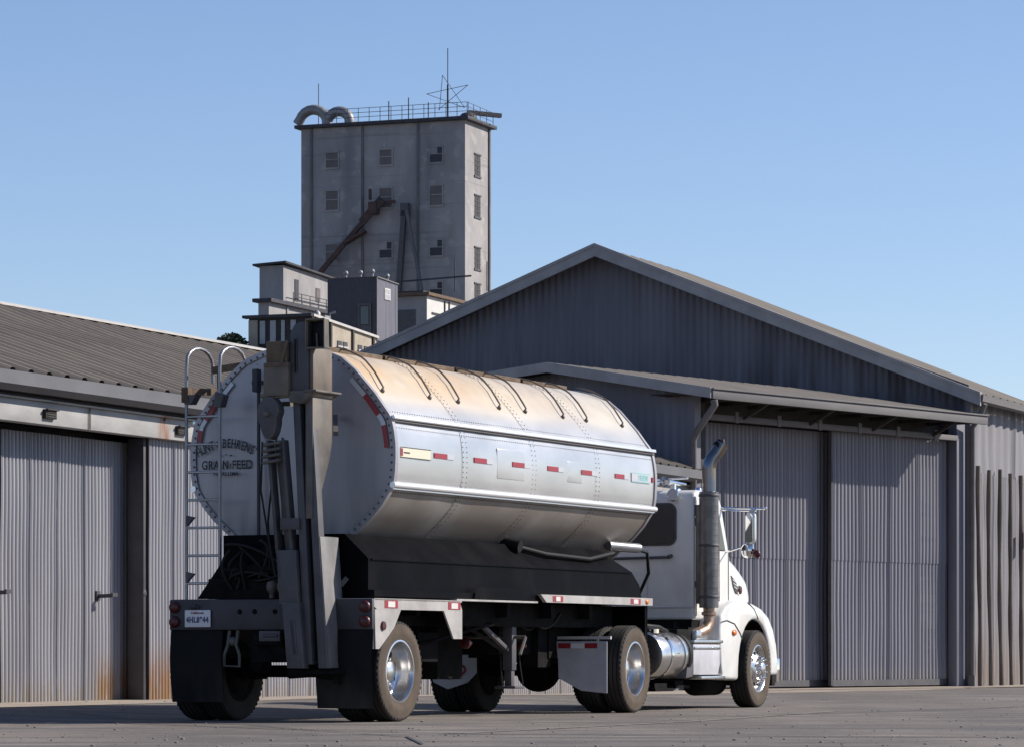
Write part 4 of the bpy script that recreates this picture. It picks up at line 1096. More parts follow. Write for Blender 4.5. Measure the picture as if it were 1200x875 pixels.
for x0, x1, zb in ((-1.14, -.52, .20), (.60, 1.25, .145)):
    m = MB()
    n = 6
    rws = [[(x0 + (x1 - x0) * i / n, -.66 - .03 * math.sin(j * .5) + .012 * math.sin(i * 1.3), .96 - (.96 - zb) * j / 8) for i in range(n + 1)] for j in range(9)]
    m.grid(rws, 0, True); rws2 = [[(x, y + .012, z) for x, y, z in r_] for r_ in rws]; m.grid(rws2, 0, True)
    m.build('mud_flap', 'flap', tt)
m = MB(); m.box(-.2, .25, -.64, -.58, .62, .98); m.box(-.15, .22, -.70, -.60, .80, .92); m.build('bumper_bracket', 'frame', tt, bevel=.01)
m = MB(); m.tube([(-.42, -.68, .95), (-.42, -.72, .80), (-.46, -.72, .70), (-.46, -.72, .58), (-.28, -.72, .58), (-.28, -.72, .70), (-.32, -.72, .80), (-.32, -.68, .95)], .018, 7); m.sphere((-.37, -.70, .84), .05, 8, 5); m.build('tow_hook', 'grimy', tt)
m = MB(); m.box(-.05, .20, -.72, -.62, .84, .95); m.tube([(.0, -.72, .90), (.18, -.72, .90)], .02, 6); m.build('hitch_plate', 'dkgrey', tt, bevel=.008)

# ladder on the left rear
m = MB()
for x in (-1.105, -.70):
    pts = [(x, -.40, 1.24), (x, -.40, 3.72)]
    for k in range(1, 9):
        a = math.pi * k / 8; pts.append((x, -.40 + .28 * (1 - math.cos(a)), 3.80 + .17 * math.sin(a)))
    pts.append((x, .16, 3.62 if x < -1 else 3.70)); m.tube(pts, .019, 8)
for k in range(7): m.tube([(-1.105, -.40, 1.457 + .295 * k), (-.70, -.40, 1.457 + .295 * k)], .014, 6)
lad = m.build('ladder', 'ladderm', tt)
m = MB()
m.bar((-1.10, .16, 3.76), (-.50, .02, 3.80), .05, .07); m.bar((-1.14, -.38, 3.50), (-.98, .14, 3.52), .06, .07); m.bar((-1.02, .15, 3.48), (-1.02, .15, 3.76), .03, .04)
m.bar((-1.0, .1, 3.42), (-.6, .0, 3.74), .03, .05); m.box(-1.15, -1.07, -.43, -.34, 3.38, 3.54)
m.build('ladder_bracket', 'rust', lad)
m = MB(); m.prism([(-.74, 3.32), (-.66, 3.32), (-.62, 3.44), (-.72, 3.48)], -.46, -.34, 'y'); m.prism([(-1.12, 3.36), (-1.04, 3.36), (-.98, 3.46), (-1.12, 3.46)], -.42, -.30, 'y')
for z in (2.06, 1.46): m.prism([(-1.10, z), (-1.0, z + .10), (-1.10, z + .12)], -.42, -.38, 'y')
split_loose(m.build('ladder_clamp', 'dkgrey', lad))

# hydraulic machinery between plate and bumper
m = MB(); m.box(-.75, .30, -.56, -.10, 1.28, 1.50); m.box(-.25, .25, -.5, -.1, 1.45, 1.80); m.prism([(-.95, 1.29), (-.45, 1.29), (-.45, 1.72), (-.62, 1.72)], -.45, -.40, 'y'); m.tube([(-.6, -.5, 1.55), (.2, -.55, 1.62)], .07, 10)
m.tube([(-.15, -.4, 1.75), (.15, -.4, 1.75)], .11, 12); m.box(-.5, -.3, -.55, -.3, 1.5, 1.68); m.tube([(.22, -.3, 1.3), (.22, -.3, 1.88)], .06, 8)
m.build('hydraulic_unit', 'frame', tt, bevel=.01)
rh = random.Random(11)
for k in range(16):
    a = Vector((rh.uniform(-.55, .3), -.58, rh.uniform(1.32, 1.6))); b = Vector((rh.uniform(-.55, .35), rh.uniform(-.62, -.3), rh.uniform(1.4, 1.9)))
    c = (a + b) / 2 + Vector((rh.uniform(-.25, .25), -.08, rh.uniform(-.15, .2)))
    m = MB(); pts = [a * (1 - t) ** 2 + c * 2 * t * (1 - t) + b * t * t for t in [i / 9 for i in range(10)]]; m.tube(pts, .014 + .006 * rh.random(), 6); m.build('hydraulic_hose', 'hose', tt)
for x in (.075, .20):
    m = MB(); m.lathe([(0, .03), (.05, .03), (.08, .055), (.13, .062), (.17, .05), (.19, 0)], (x, -.66, 1.29), 'z', 16); m.build('filter_bowl', 'grimy', tt)
# ---- folding auger leg (left) and bucket elevator (right)
au = MB()
# rusty top box
au.box(.19, .43, -1.0, -.72, 3.70, 3.93, 1); au.box(.17, .46, -1.02, -.70, 3.67, 3.71, 1); au.bar((.38, -1.02, 3.70), (.45, -1.02, 3.93), .03, .03, 1)
au.box(.16, .45, -1.0, -.68, 3.37, 3.68)
# gearbox guard, pear shape in x-z
pear = []
for k in range(20):
    t = 2 * math.pi * k / 20; r_ = .115 + .03 * (math.sin(t) > 0) * math.sin(t); pear.append((.245 + r_ * math.cos(t) * (1.05 if math.sin(t) > 0 else .85), 3.14 + .22 * math.sin(t)))
au.prism(pear, -1.06, -.92, 'y', 2)
au.lathe([(0, .03), (-.05, .025), (-.05, 0)], (.24, -1.06, 3.18), 'y', 10); au.box(.12, .20, -1.0, -.7, 3.36, 3.40)
au.bar((.12, -.95, 3.36), (.50, -.95, 3.38), .05, .05)
for k in range(4): au.bar((.15, -1.0, 2.86 - k * .06), (.36, -1.0, 2.89 - k * .06), .05, .03)
legt, legb = Vector((.27, -.90, 2.92)), Vector((.50, -.86, .60))
dx = Vector((.085, 0, 0))
for sgn in (-1, 1): au.bar(legt + dx * sgn, Vector((.37, -.88, 1.75)) + dx * sgn, .035, .12, 2)
au.bar(legt + Vector((0, .06, 0)), legb + Vector((0, .06, 0)), .10, .05)
au.obox((.425, -.90, 1.50), (.115, 0, 0), (0, .07, 0), (-.02, 0, .28), 2)
au.obox((.50, -.93, .90), (.10, 0, 0), (0, .06, 0), (-.03, 0, .34), 2)
au.obox((.51, -.995, .88), (.03, 0, 0), (0, .008, 0), (-.02, 0, .18), 3)
au.bar((.33, -.93, 2.05), (.55, -.93, 2.05), .05, .12, 2)
leg = au.build('auger_leg', ['grimy', 'rust', 'dkgrey', 'darkiron'], tt, bevel=.008)
m = MB(); m.tube([(.16, -1.02, 2.9), (.13, -1.0, 2.4), (.22, -1.0, 1.9), (.30, -1.0, 1.5)], .012, 6); m.tube([(.19, -.85, 2.6), (.05, -.7, 2.1), (.02, -.6, 1.6)], .012, 6); m.build('leg_cable', 'hose', leg)

el = MB()
# column: slightly inclined to the right towards the bottom
def colbox(x0t, x1t, x0b, x1b, y0, y1, zb, zt, mi=0):
    v = [(x0b, y0, zb), (x1b, y0, zb), (x0b, y1, zb), (x1b, y1, zb), (x0t, y0, zt), (x1t, y0, zt), (x0t, y1, zt), (x1t, y1, zt)]
    el.add(v, [(0, 2, 3, 1), (4, 5, 7, 6), (0, 1, 5, 4), (1, 3, 7, 5), (3, 2, 6, 7), (2, 0, 4, 6)], mi)
colbox(.46, .54, .60, .69, -.92, -.72, .60, 3.36, 0)      # left channel
colbox(.60, .68, .76, .85, -.92, -.80, .56, 3.36, 0)      # right channel
el.prism([(-.93, 3.36), (-.50, 3.36), (-.50, 2.90), (-.56, 2.72), (-.82, 2.22), (-.93, 2.10)], .615, .70, 'x', 1)
colbox(.715, .775, .80, .875, -.91, -.50, .56, 1.92, 3)
colbox(.54, .60, .69, .76, -.86, -.70, .62, 3.36, 2)      # recessed middle
# head
hd = [(.44, 3.40), (.655, 3.40), (.655, 4.12), (.56, 4.12), (.50, 4.10), (.45, 4.02)]
el.prism(hd, -.95, -.50, 'y', 0)
el.box(.655, .70, -.92, -.50, 3.42, 3.86, 1)
el.prism([(.42, 3.42), (.74, 3.42), (.72, 3.38), (.60, 3.28), (.46, 3.30)], -.98, -.44, 'y', 1)
el.box(.62, .77, -.99, -.42, 3.40, 3.425, 1)
el.box(.50, .53, -.965, -.94, 3.60, 3.95, 2)
ev = el.build('bucket_elevator', ['dkgrey', 'grimy', 'frame', 'panel'], tt, bevel=.006)
# outlet duct at the head; black back sheet paints its shaded inside
m = MB()
for a in ((.64, .655), (.84, .855)): m.box(a[0], a[1], -.96, -.86, 3.86, 4.13)
m.box(.64, .855, -.96, -.86, 3.845, 3.86); m.box(.64, .855, -.96, -.86, 4.13, 4.145); m.box(.655, .84, -.88, -.86, 3.86, 4.13, 1)
du = m.build('outlet_duct', ['grimy', 'hose'], tt, bevel=.003)
m = MB()
for a in ((.635, .648), (.847, .86)): m.box(a[0], a[1], -.975, -.958, 3.84, 4.15)
m.box(.648, .847, -.975, -.958, 3.84, 3.853); m.box(.648, .847, -.975, -.958, 4.137, 4.15); m.tube([(.74, -.9, 3.86), (.73, -.9, 4.0)], .012, 6); m.build('duct_rim', 'grimy', du)
m = MB(); m.box(.58, .95, -.86, -.55, .50, .545); m.tube([(.62, -.7, .50), (.90, -.7, .47)], .04, 8); m.box(.84, .90, -.75, -.65, .40, .52); m.tube([(.3, -.7, .50), (.62, -.7, .52)], .05, 8); m.build('boot_linkage', 'frame', ev)
m = MB(); m.bar((.72, -.46, 3.0), (.55, -.15, 3.2), .05, .05); m.bar((.72, -.46, 1.7), (.5, -.2, 1.75), .06, .06); m.bar((.3, -.8, 3.3), (.1, -.15, 3.35), .05, .05); m.bar((.80, -.5, 1.42), (.86, -.47, 1.50), .03, .05); split_loose(m.build('support_strut', 'grimy', ev))

# mid-trailer landing legs, air tanks and tubes
for x in (-.75, .75):
    m = MB(); m.box(x - .06, x + .06, 3.69, 3.81, .52, 1.2); m.box(x - .045, x + .045, 3.705, 3.795, .34, .55); m.box(x - .13, x + .13, 3.62, 3.88, .31, .34)
    m.bar((x, 3.7, .75), (x, 2.6, 1.2), .05, .05); m.bar((x, 3.75, .70), (0, 3.75, 1.15), .04, .04); m.build('landing_leg', 'dkgrey', tt, bevel=.006)
m = MB(); m.tube([(-.75, 3.75, .9), (.95, 3.75, .9)], .02, 6); m.tube([(.95, 3.75, .9), (.95, 3.6, .7)], .02, 6); m.build('crank_handle', 'grimy', tt)
m = MB(); m.box(-.2, .35, 1.0, 1.3, .50, 1.05); m.bar((.3, 1.3, 1.1), (-.2, 2.6, .75), .05, .05); m.bar((.3, 1.6, .72), (.9, 3.0, 1.05), .04, .04); m.box(-.1, .45, 2.0, 2.5, .62, .95); m.box(-.85, .85, 2.1, 6.5, 1.02, 1.29); m.box(-.55, .25, 2.9, 3.55, .42, 1.1); m.box(-.3, .5, 4.0, 5.2, .70, 1.1); m.build('underbody_gear_and_fill', 'frame', tt, bevel=.01)  # gear plus added dark filler blocks standing in for under-trailer shade
for c in ((.60, 2.92, .83, 'redlens', .065), (.62, 4.35, .80, 'redlens', .05), (.55, 4.2, .85, 'grimy', .05)):
    m = MB(); m.lathe([(0, c[4]), (-.05, c[4]), (-.06, c[4] * .6), (-.06, 0)], (c[0], c[1], c[2]), 'y', 16); m.tube([(c[0], c[1], c[2]), (c[0], c[1] + .1, c[2])], .03, 6); m.build('gladhand_cap', c[3], tt)
for k in range(7):
    a = Vector((rh.uniform(.1, .8), rh.uniform(1.6, 5.5), 1.2)); b = a + Vector((rh.uniform(-.2, .2), rh.uniform(.4, 1.0), -.02)); c = (a + b) / 2 - Vector((0, 0, rh.uniform(.3, .8)))
    m = MB(); m.tube([a * (1 - t) ** 2 + c * 2 * t * (1 - t) + b * t * t for t in [i / 9 for i in range(10)]], .014, 6); m.build('air_hose', 'hose', tt)
for k in range(3):
    m = MB(); m.tube([(.3 + .06 * k, 4.45 + .1 * k, 1.0), (.3 + .08 * k, 4.47 + .1 * k, .55), (.32 + .08 * k, 4.5 + .1 * k, .25 + .05 * k)], .012, 5); m.build('hanging_cable', 'hose', tt)
m = MB(); m.tube([(.85, 6.35, 2.02), (1.02, 6.9, 2.0)], .06, 12); m.build('front_pipe', 'ladderm', tt)
m = MB(); m.tube([(.9, 6.6, 2.05), (1.05, 7.1, 1.95), (1.05, 7.15, 1.7), (.9, 7.1, 1.35)], .022, 7); m.build('air_hose', 'hose', tt)

# ================================================================== TRACTOR
tr_ = thing('truck_tractor', 'white day cab truck tractor with tall exhaust stack pulling the silver tank trailer', 'truck', (.341, 43.607, 0), 22.5)
CABW = .94
m = MB()
cabp = [(2.95, 1.14), (2.95, 2.68), (2.97, 2.76), (3.05, 2.815), (3.70, 2.83), (3.92, 2.77), (4.02, 2.66), (4.36, 1.98), (4.42, 1.14)]
m.prism(cabp, -CABW, CABW, 'x')
cab = m.build('cab', 'white', tr_, bevel=.075, seg=4)
def rrect(x0, x1, z0, z1, r, n=5):
    pts = []
    for cx, cz, a0 in ((x1 - r, z1 - r, 0), (x0 + r, z1 - r, 90), (x0 + r, z0 + r, 180), (x1 - r, z0 + r, 270)):
        for k in range(n + 1): a = R(a0 + 90 * k / n); pts.append((cx + r * math.cos(a), cz + r * math.sin(a)))
    return pts
m = MB(); m.prism(rrect(-.70, .70, 2.10, 2.65, .11), 2.925, 2.96, 'y'); wf = m.build('rear_window', 'dkgrey', cab, bevel=.006)
m = MB(); m.prism(rrect(-.675, .675, 2.125, 2.625, .09), 2.915, 2.93, 'y'); m.build('pane', 'glass', wf)
m = MB(); m.tube([(-.75, 2.90, 1.93), (.60, 2.90, 1.95)], .018, 8); m.tube([(.60, 2.90, 1.95), (.63, 2.95, 1.97)], .026, 8); m.build('grab_rail', 'dkgrey', cab)
for x in (-.68, .68):
    m = MB(); m.lathe([(.05, .05), (.0, .075), (-.05, .08), (-.06, .07)], (x, 2.90, 2.745), 'y', 20); m.build('work_lamp', 'chrome', cab); 
    m = MB(); m.disc((x, 2.845, 2.745), .068, 'y', 20); m.build('work_lamp_lens', 'silverstrip', cab)
m = MB(); m.box(-.94, .94, 2.935, 2.955, 1.30, 1.31); m.box(.30, .305, 2.938, 2.95, 1.25, 2.05); m.build('panel_seam', 'wflap', cab)
m = MB(); m.prism([(4.02, 2.62), (4.37, 2.02), (4.39, 2.02), (4.04, 2.62)], -.78, .78, 'x'); m.build('windshield', 'glass', cab)
for sg in (1, -1):
    m = MB(); m.prism([(3.15, 2.06), (3.15, 2.58), (3.85, 2.60), (4.15, 2.06)], *sorted((sg * .93, sg * .948)), 'x'); sw_ = m.build('side_window', 'glass', cab)
    m = MB()
    for y in (3.02, 4.28): m.box(*sorted((sg * .938, sg * .946)), y, y + .012, 1.2, 2.6)
    m.build('door_seam', 'dkgrey', cab)
    m = MB(); m.tube([(sg * .96, 3.1, 1.92), (sg * .98, 3.22, 1.92)], .02, 6); m.build('door_handle', 'chrome', cab)
# roof clutter
m = MB(); m.tube([(.25, 3.1, 2.93), (.25, 3.6, 2.93)], [.035, .02], 10); m.lathe([(0, .02), (-.08, .035), (-.14, .075)], (.25, 3.1, 2.93), 'y', 14); m.box(.22, .28, 3.3, 3.36, 2.82, 2.93); m.build('roof_horn', 'chrome', cab)
m = MB(); m.tube([(.55, 3.0, 2.92), (.55, 3.7, 2.92)], [.04, .018], 10); m.lathe([(0, .02), (-.06, .035), (-.12, .07)], (.55, 3.02, 2.92), 'y', 14); m.box(.52, .58, 3.2, 3.26, 2.82, 2.92); m.build('roof_horn', 'chrome', cab)
for x in (-.6, -.3, 0, .4, .7):
    m = MB(); m.sphere((x, 3.80, 2.84), .05, 10, 6, 0, (1, 1.5, 1)); m.build('roof_marker', 'orange' if x < 0 else 'chrome', cab)
m = MB(); m.box(.05, .16, 3.05, 3.2, 2.82, 2.96); m.tube([(.1, 3.1, 2.95), (.8, 3.1, 2.97)], .012, 6); m.build('roof_bracket', 'rail', cab)
# hood
secs = [(4.18, .93, 2.07, .80), (4.45, .93, 2.01, .80), (4.7, .92, 1.94, .80), (4.95, .90, 1.86, .80), (5.2, .88, 1.77, .80), (5.42, .84, 1.65, .78), (5.58, .78, 1.52, .76), (5.66, .70, 1.38, .74), (5.68, .62, 1.1, .72)]
rows = []
for (y, hw, zt_, zb_) in secs:
    r_ = .17; row = []
    pts = [(hw, zb_), (hw, zb_ + (zt_ - r_ - zb_) * .5), (hw * .995, zt_ - r_)]
    for k in range(1, 7): a = R(90 * k / 6); pts.append((hw * .995 - r_ + r_ * math.cos(a), zt_ - r_ + r_ * math.sin(a)))
    pts += [(hw * .3, zt_ + .025), (0, zt_ + .03)]
    row = [(x, y, z) for x, z in pts] + [(-x, y, z) for x, z in pts[-2::-1]]
    rows.append(row)
m = MB(); m.grid(rows, 0, True)
m.add(rows[-1], [tuple(range(len(rows[-1])))])
hood = m.build('hood', 'white', tr_)
m = MB(); m.box(-.45, .45, 5.66, 5.72, .72, 1.28)
for k in range(10): m.box(-.42 + k * .09, -.38 + k * .09, 5.72, 5.73, .75, 1.25)
m.build('grille', 'chrome', hood, bevel=.01)
m = MB(); m.prism([(4.42, 1.74), (4.62, 1.66), (4.66, 1.60), (4.68, 1.50), (4.60, 1.52), (4.50, 1.60)], .915, .935, 'x')
em_ = m.build('air_intake', 'darkiron', hood)
m = MB(); m.lathe([(0, .055), (.02, .055), (.025, .045), (.025, 0)], (.925, 4.78, 1.555), 'x', 18); m.build('round_badge', 'redlens', hood)
m = MB(); m.lathe([(0, .068), (.012, .066), (.012, .054)], (.922, 4.78, 1.555), 'x', 20); m.build('badge_ring', 'chrome', hood)
m = MB()
for z in (1.70, 1.655, 1.61): m.bar((.937, 4.46 + (1.70 - z) * .8, z - .01), (.937, 4.60 + (1.70 - z) * .6, z - .045), .008, .012)
m.build('intake_fin', 'chrome', em_)
m = MB(); m.tube([(.935, 4.28, 1.42), (.935, 4.28, 1.90), (.925, 4.34, 1.95)], .006, 5); m.build('hood_seam', 'dkgrey', hood)
# front fenders with wheel arch
for sg in (1, -1):
    arch = [(4.65 + .66 * math.cos(R(a)), .50 + .66 * math.sin(R(a))) for a in range(8, 190, 13)]
    outer = [(5.62, .42), (5.62, .62), (5.56, .84), (5.42, 1.05), (5.22, 1.21), (4.95, 1.31), (4.6, 1.37), (4.2, 1.41), (3.8, 1.40), (3.5, 1.33), (3.30, 1.20), (3.24, 1.02), (3.3, .55), (3.34, .38), (3.98, .36)]
    poly = arch[::-1] + [(5.31, .42)] + outer
    m = MB(); m.prism(poly[::-1], *sorted((sg * .60, sg * 1.19)), 'x')
    fd = m.build('front_fender', 'white', tr_, bevel=.05, seg=3)
    m = MB(); rws = []
    for a in range(-6, 200, 10): rws.append([(sg * x, 4.65 + .652 * math.cos(R(a)), .50 + .652 * math.sin(R(a))) for x in (.3, 1.165)])
    m.grid(rws, 0, True); m.build('arch_liner', 'frame', fd)
    m = MB()
    seam = [(3.30, 1.12), (3.5, 1.14), (3.8, 1.10), (4.02, .98), (4.12, .90)]
    m.tube([(sg * 1.193, y, z) for y, z in seam], .008, 5)
    s2 = [(4.35, 1.385), (4.6, 1.30), (4.78, 1.17)]
    m.tube([(sg * 1.19, y, z) for y, z in s2], .007, 5); m.build('fender_seam', 'darkiron', fd)
    m = MB(); m.sphere((sg * 1.20, 3.78, .985), .04, 12, 6, 0, (.6, 2.0, 1)); m.build('marker_lamp', 'orange', fd)
    m = MB(); m.box(*sorted((sg * .5, sg * 1.16)), 5.45, 5.60, .28, .60); m.build('splash_flap', 'flap', fd, bevel=.02)
    m = MB(); m.sphere((sg * .95, 5.45, .98), .15, 14, 8, 0, (1, .9, .8)); m.build('headlamp', 'glass', fd)
m = MB(); m.box(-1.18, 1.18, 5.62, 5.74, .32, .66); m.build('front_bumper', 'chrome', tr_, bevel=.03)
m = MB()
for x in (-.42, .42): m.box(x - .045, x + .045, -.85, 5.5, .74, 1.0)
m.box(-.75, .75, 2.7, 4.3, .85, 1.12); m.box(-.9, .9, 2.95, 4.4, 1.05, 1.15); m.build('chassis_frame', 'frame', tr_)
m = MB(); m.tube([(-1.05, 0, .51), (1.05, 0, .51)], .07, 12); m.sphere((0, -.05, .52), .275, 20, 12, 0, (1, 1.0, 1)); m.box(-.52, .52, -1.0, .9, .66, 1.05); m.box(.3, .5, -1.3, -.9, .55, 1.0); m.tube([(0, .1, .55), (0, 3.2, .7)], .05, 8)
for x in (-.45, .45): m.box(x - .06, x + .06, -.6, .6, .60, .68); m.lathe([(0, .14), (.1, .16), (.2, .14)], (x, -.35, .68), 'z', 14)
m.build('drive_axle', 'frame', tr_)
m = MB(); m.tube([(-1.0, 4.65, .42), (1.0, 4.65, .42)], .06, 10); m.box(-.5, -.4, 4.0, 5.3, .5, .56); m.box(.4, .5, 4.0, 5.3, .5, .56); m.build('steer_axle', 'frame', tr_)
m = MB(); m.lathe([(0, 0), (0, .5), (.06, .5), (.06, 0)], (0, .25, 1.08), 'z', 30); m.box(-.42, .42, -.2, .6, .99, 1.08); m.build('fifth_wheel', 'frame', tr_)
dual_wheel(tr_, 1, 0, .525, .525, spin=.1); dual_wheel(tr_, -1, 0, .525, .525)
dual_wheel(tr_, 1, 4.65, .51, .51, convex=True, single=True, w=.28); dual_wheel(tr_, -1, 4.65, .51, .51, convex=True, single=True, w=.28)
# exhaust stack
m = MB(); pts = [(1.12, 3.0, 1.30), (1.12, 3.0, 3.08)]
for k in range(1, 6): a = R(50) * k / 5; q_ = .28 * (1 - math.cos(a)); pts.append((1.12 + q_ * .75, 3.0 + q_ * .66, 3.06 + .28 * math.sin(a)))
pts.append((1.255, 3.115, 3.40))
m.tube(pts, .088, 18, caps=False)
stk = m.build('exhaust_stack', 'bluepipe', tr_)
m = MB(); 
m.lathe([(1.30, .098), (1.30, .125), (2.78, .125), (2.79, .10)], (1.12, 3.0, 0), 'z', 26)
for k in range(18):
    m.lathe([(1.40 + k * .075, .1265), (1.41 + k * .075, .1275), (1.42 + k * .075, .1265)], (1.12, 3.0, 0), 'z', 26)
m.build('heat_shield', 'shield', stk)
m = MB()
for z in (1.42, 2.08, 2.72): m.lathe([(z, .13), (z + .005, .134), (z + .03, .134), (z + .035, .13)], (1.12, 3.0, 0), 'z', 26)
m.bar((.94, 3.0, 2.55), (1.05, 3.0, 2.55), .08, .14); m.bar((.94, 3.0, 2.40), (1.05, 3.0, 2.40), .05, .1); m.bar((.94, 3.0, 1.6), (1.05, 3.0, 1.6), .06, .08)
split_loose(m.build('stack_clamp', 'dkgrey', stk))
m = MB(); m.tube([(1.12, 3.0, 1.34), (1.12, 3.0, 1.12), (1.10, 2.93, 1.02), (1.04, 2.7, .95), (.9, 2.45, .90), (.6, 2.3, .85)], [.075, .07, .075, .075, .075, .075], 14); m.lathe([(1.20, .08), (1.21, .095), (1.24, .095), (1.25, .08)], (1.12, 3.0, 0), 'z', 18); m.build('exhaust_elbow', 'copper', stk)
m = MB(); m.tube([(1.20, 3.07, 3.345), (1.256, 3.116, 3.402)], .080, 18); m.sphere((1.272, 3.12, 3.38), .084, 16, 10, 0, (.35, .6, 1.05)); m.build('stack_bore', 'hose', stk)
m = MB(); m.tube([(1.03, 3.42, 2.50), (1.05, 3.50, 2.54), (1.05, 3.58, 2.48), (1.05, 3.60, 1.40), (1.0, 3.5, 1.34)], .013, 7); m.build('grab_rail', 'chrome', cab)
m = MB(); m.bar((1.0, 2.98, 1.35), (1.0, 2.98, 2.6), .05, .09); m.build('stack_post', 'shield', stk)
# fuel tank, steps, tool box
m = MB(); m.lathe([(0, 0), (0, .20), (.015, .275), (.05, .29), (1.02, .29), (1.055, .275), (1.07, .20), (1.07, 0)], (.90, 1.10, .69), 'y', 40); ft = m.build('fuel_tank', 'alum', tr_)
for y in (1.42, 1.92):
    m = MB(); m.lathe([(0, .293), (.0, .298), (.075, .298), (.075, .293)], (.90, y, .69), 'y', 40); m.build('tank_strap', 'chrome' if y < 1.6 else 'alum', ft)
m = MB(); m.lathe([(0, .293), (.0, .302), (.10, .302), (.10, .293)], (.90, 2.08, .69), 'y', 40); m.build('strap_pad', 'hose', ft)
m = MB(); m.lathe([(0, .06), (.05, .06), (.06, .04), (.06, 0)], (1.0, 1.3, .965), 'z', 16); m.build('filler_cap', 'chrome', ft)
m = MB(); m.tube([(.85, 1.0, .9), (.9, 1.2, 1.06), (.95, 1.6, 1.04), (.9, 2.2, .95)], .03, 8); m.build('fuel_hose', 'hose', ft)
m = MB(); m.prism(rrect(1.62, 1.72, .66, .72, .02), 1.187, 1.1885, 'x'); m.build('tank_sticker', 'redink', ft)
m = MB(); m.box(.72, 1.17, 2.28, 3.30, .44, .84); tb_ = m.build('tool_box', 'wflap', tr_, bevel=.02)
m = MB(); m.box(.70, 1.19, 2.26, 3.36, .845, .885); m.box(.72, 1.20, 2.5, 3.42, .385, .425); m.box(1.172, 1.185, 2.3, 3.28, .77, .80)
for k in range(9): m.sphere((1.186, 2.34 + k * .115, .785), .009, 6, 4)
m.build('step_plate', 'alum', tb_, bevel=.005)
m = MB(); m.box(.78, 1.12, 2.55, 3.0, .887, 1.01); m.build('upper_step', 'alum', tb_, bevel=.02)
m = MB(); m.prism([(3.22, .46), (3.36, .46), (3.29, .58)], 1.172, 1.178, 'x'); m.build('warning_triangle', 'darkiron', tb_)
m = MB(); m.prism([(2.14, .72), (2.28, .72), (2.28, .42), (2.02, .40)], .75, 1.16, 'x'); m.build('tank_bracket', 'dkgrey', tr_, bevel=.01)
m = MB(); m.lathe([(0, 0), (.0, .12), (.05, .17), (.85, .17), (.9, .12), (.9, 0)], (.78, 3.35, .335), 'y', 20); m.build('air_tank', 'frame', tr_)
for k, (a, b) in enumerate(((1.35, 2.0), (2.1, 2.6))):
    m = MB(); m.box(.5, 1.0, a, b, .24 + .03 * k, .28 + .03 * k); m.box(.55, .95, a + .1, b - .1, .28 + .03 * k, .34 + .03 * k); m.build('skid_step', 'frame', tr_)
m = MB(); m.box(.5, 1.05, 2.0, 2.6, .88, 1.02); m.tube([(.3, .9, 1.0), (.7, 1.2, 1.05), (.9, 2.6, .97)], .035, 8); m.build('deck_gear', 'frame', tr_, bevel=.01)
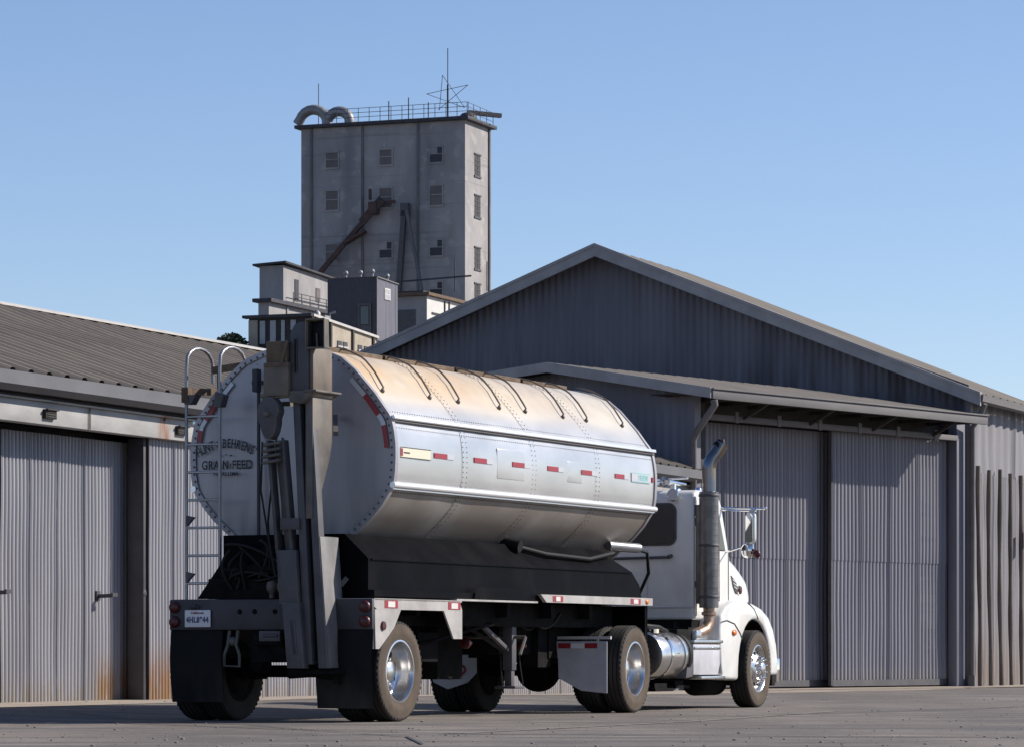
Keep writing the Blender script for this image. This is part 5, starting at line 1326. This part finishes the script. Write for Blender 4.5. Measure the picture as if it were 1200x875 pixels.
# white mud flaps behind the drive wheels
for sg in (1, -1):
    xa, xb = sorted((sg * .48, sg * 1.16))
    m = MB()
    if sg > 0: poly = [(xa, .86), (xb, .86), (xb, .24), (xa + .35, .27), (xa + .06, .42), (xa + .05, .70)]
    else: poly = [(xa, .86), (xb, .86), (xb - .04, .72), (xb - .04, .48), (xb - .16, .36), (xa + .26, .28), (xa + .08, .36), (xa, .50)]
    rws = []
    m.prism(poly, -.75, -.735, 'y'); fl_ = m.build('mud_flap', 'wflap', tr_, bevel=.004, seg=1)
    for k, (c0, c1, mm) in enumerate(((0, .16, 'red'), (.16, .34, 'plate'), (.34, .50, 'red'), (.50, .64, 'plate'))):
        x0_, x1_ = xa + .06 + c0, xa + .06 + c1 - .004
        if x1_ < xb: 
            mm_ = MB(); mm_.box(x0_, x1_, -.757, -.751, .775, .835); mm_.build('reflector_tape', mm, fl_)
    if sg < 0:
        cx_ = (xa + xb) / 2 - .02
        mm_ = MB(); pts = [(cx_ + .17 * math.cos(t) , -.757, .50 + .085 * math.sin(t) + .02 * math.cos(t)) for t in [2 * math.pi * k / 24 for k in range(24)]]
        mm_.tube(pts + pts[:1], .014, 5); mm_.tube([(cx_ - .12, -.757, .49), (cx_ - .03, -.757, .54), (cx_ + .02, -.757, .47), (cx_ + .12, -.757, .53)], .014, 5); mm_.tube([(cx_ - .1, -.757, .46), (cx_ + .08, -.757, .46)], .01, 5); mm_.build('oval_emblem', 'redink', fl_)
    m = MB(); m.bar((sg * .42, -.72, .90), (sg * 1.2, -.72, .90), .035, .035); m.bar((sg * .42, -.55, .92), (sg * .45, -.9, .97), .03, .03); m.build('flap_hanger', 'rail', fl_)
# mirror assembly, right side (and a twin on the left)
for sg in (1, -1):
    m = MB(); m.tube([(sg * .92, 4.00, 2.62), (sg * 1.52, 4.08, 2.60)], .014, 7); m.tube([(sg * .92, 4.02, 2.59), (sg * 1.40, 4.06, 2.575)], .012, 7); m.tube([(sg * .92, 4.20, 2.04), (sg * 1.22, 4.08, 2.11)], .013, 7); m.tube([(sg * 1.33, 4.06, 2.60), (sg * 1.36, 4.06, 2.0)], .012, 6)
    m.sphere((sg * 1.52, 4.08, 2.61), .025, 8, 5)
    arm = m.build('mirror_arm', 'chrome', tr_)
    m = MB(); m.prism(rrect(-.085, .085, 2.14, 2.56, .07), -.03, .03, 'y'); mir = m.build('mirror', 'mirror', arm, bevel=.022, seg=3); mir.location = (sg * 1.33, 4.06, 0); mir.rotation_euler = (0, 0, R(-30 * sg))
    m = MB(); m.prism(rrect(-.07, .07, 2.16, 2.54, .05), -.034, -.031, 'y'); m.build('mirror_glass', 'chrome', mir)
    m = MB(); m.sphere((sg * 1.28, 4.06, 2.06), .09, 14, 8, 0, (1, .5, 1.15)); m.build('round_mirror', 'chrome', arm)
    m = MB(); m.sphere((sg * 1.42, 4.02, 2.01), .055, 12, 8, 0, (1, .7, 1)); m.tube([(sg * 1.34, 4.05, 2.08), (sg * 1.42, 4.02, 2.03)], .015, 6); m.build('red_lamp', 'redlens', arm)
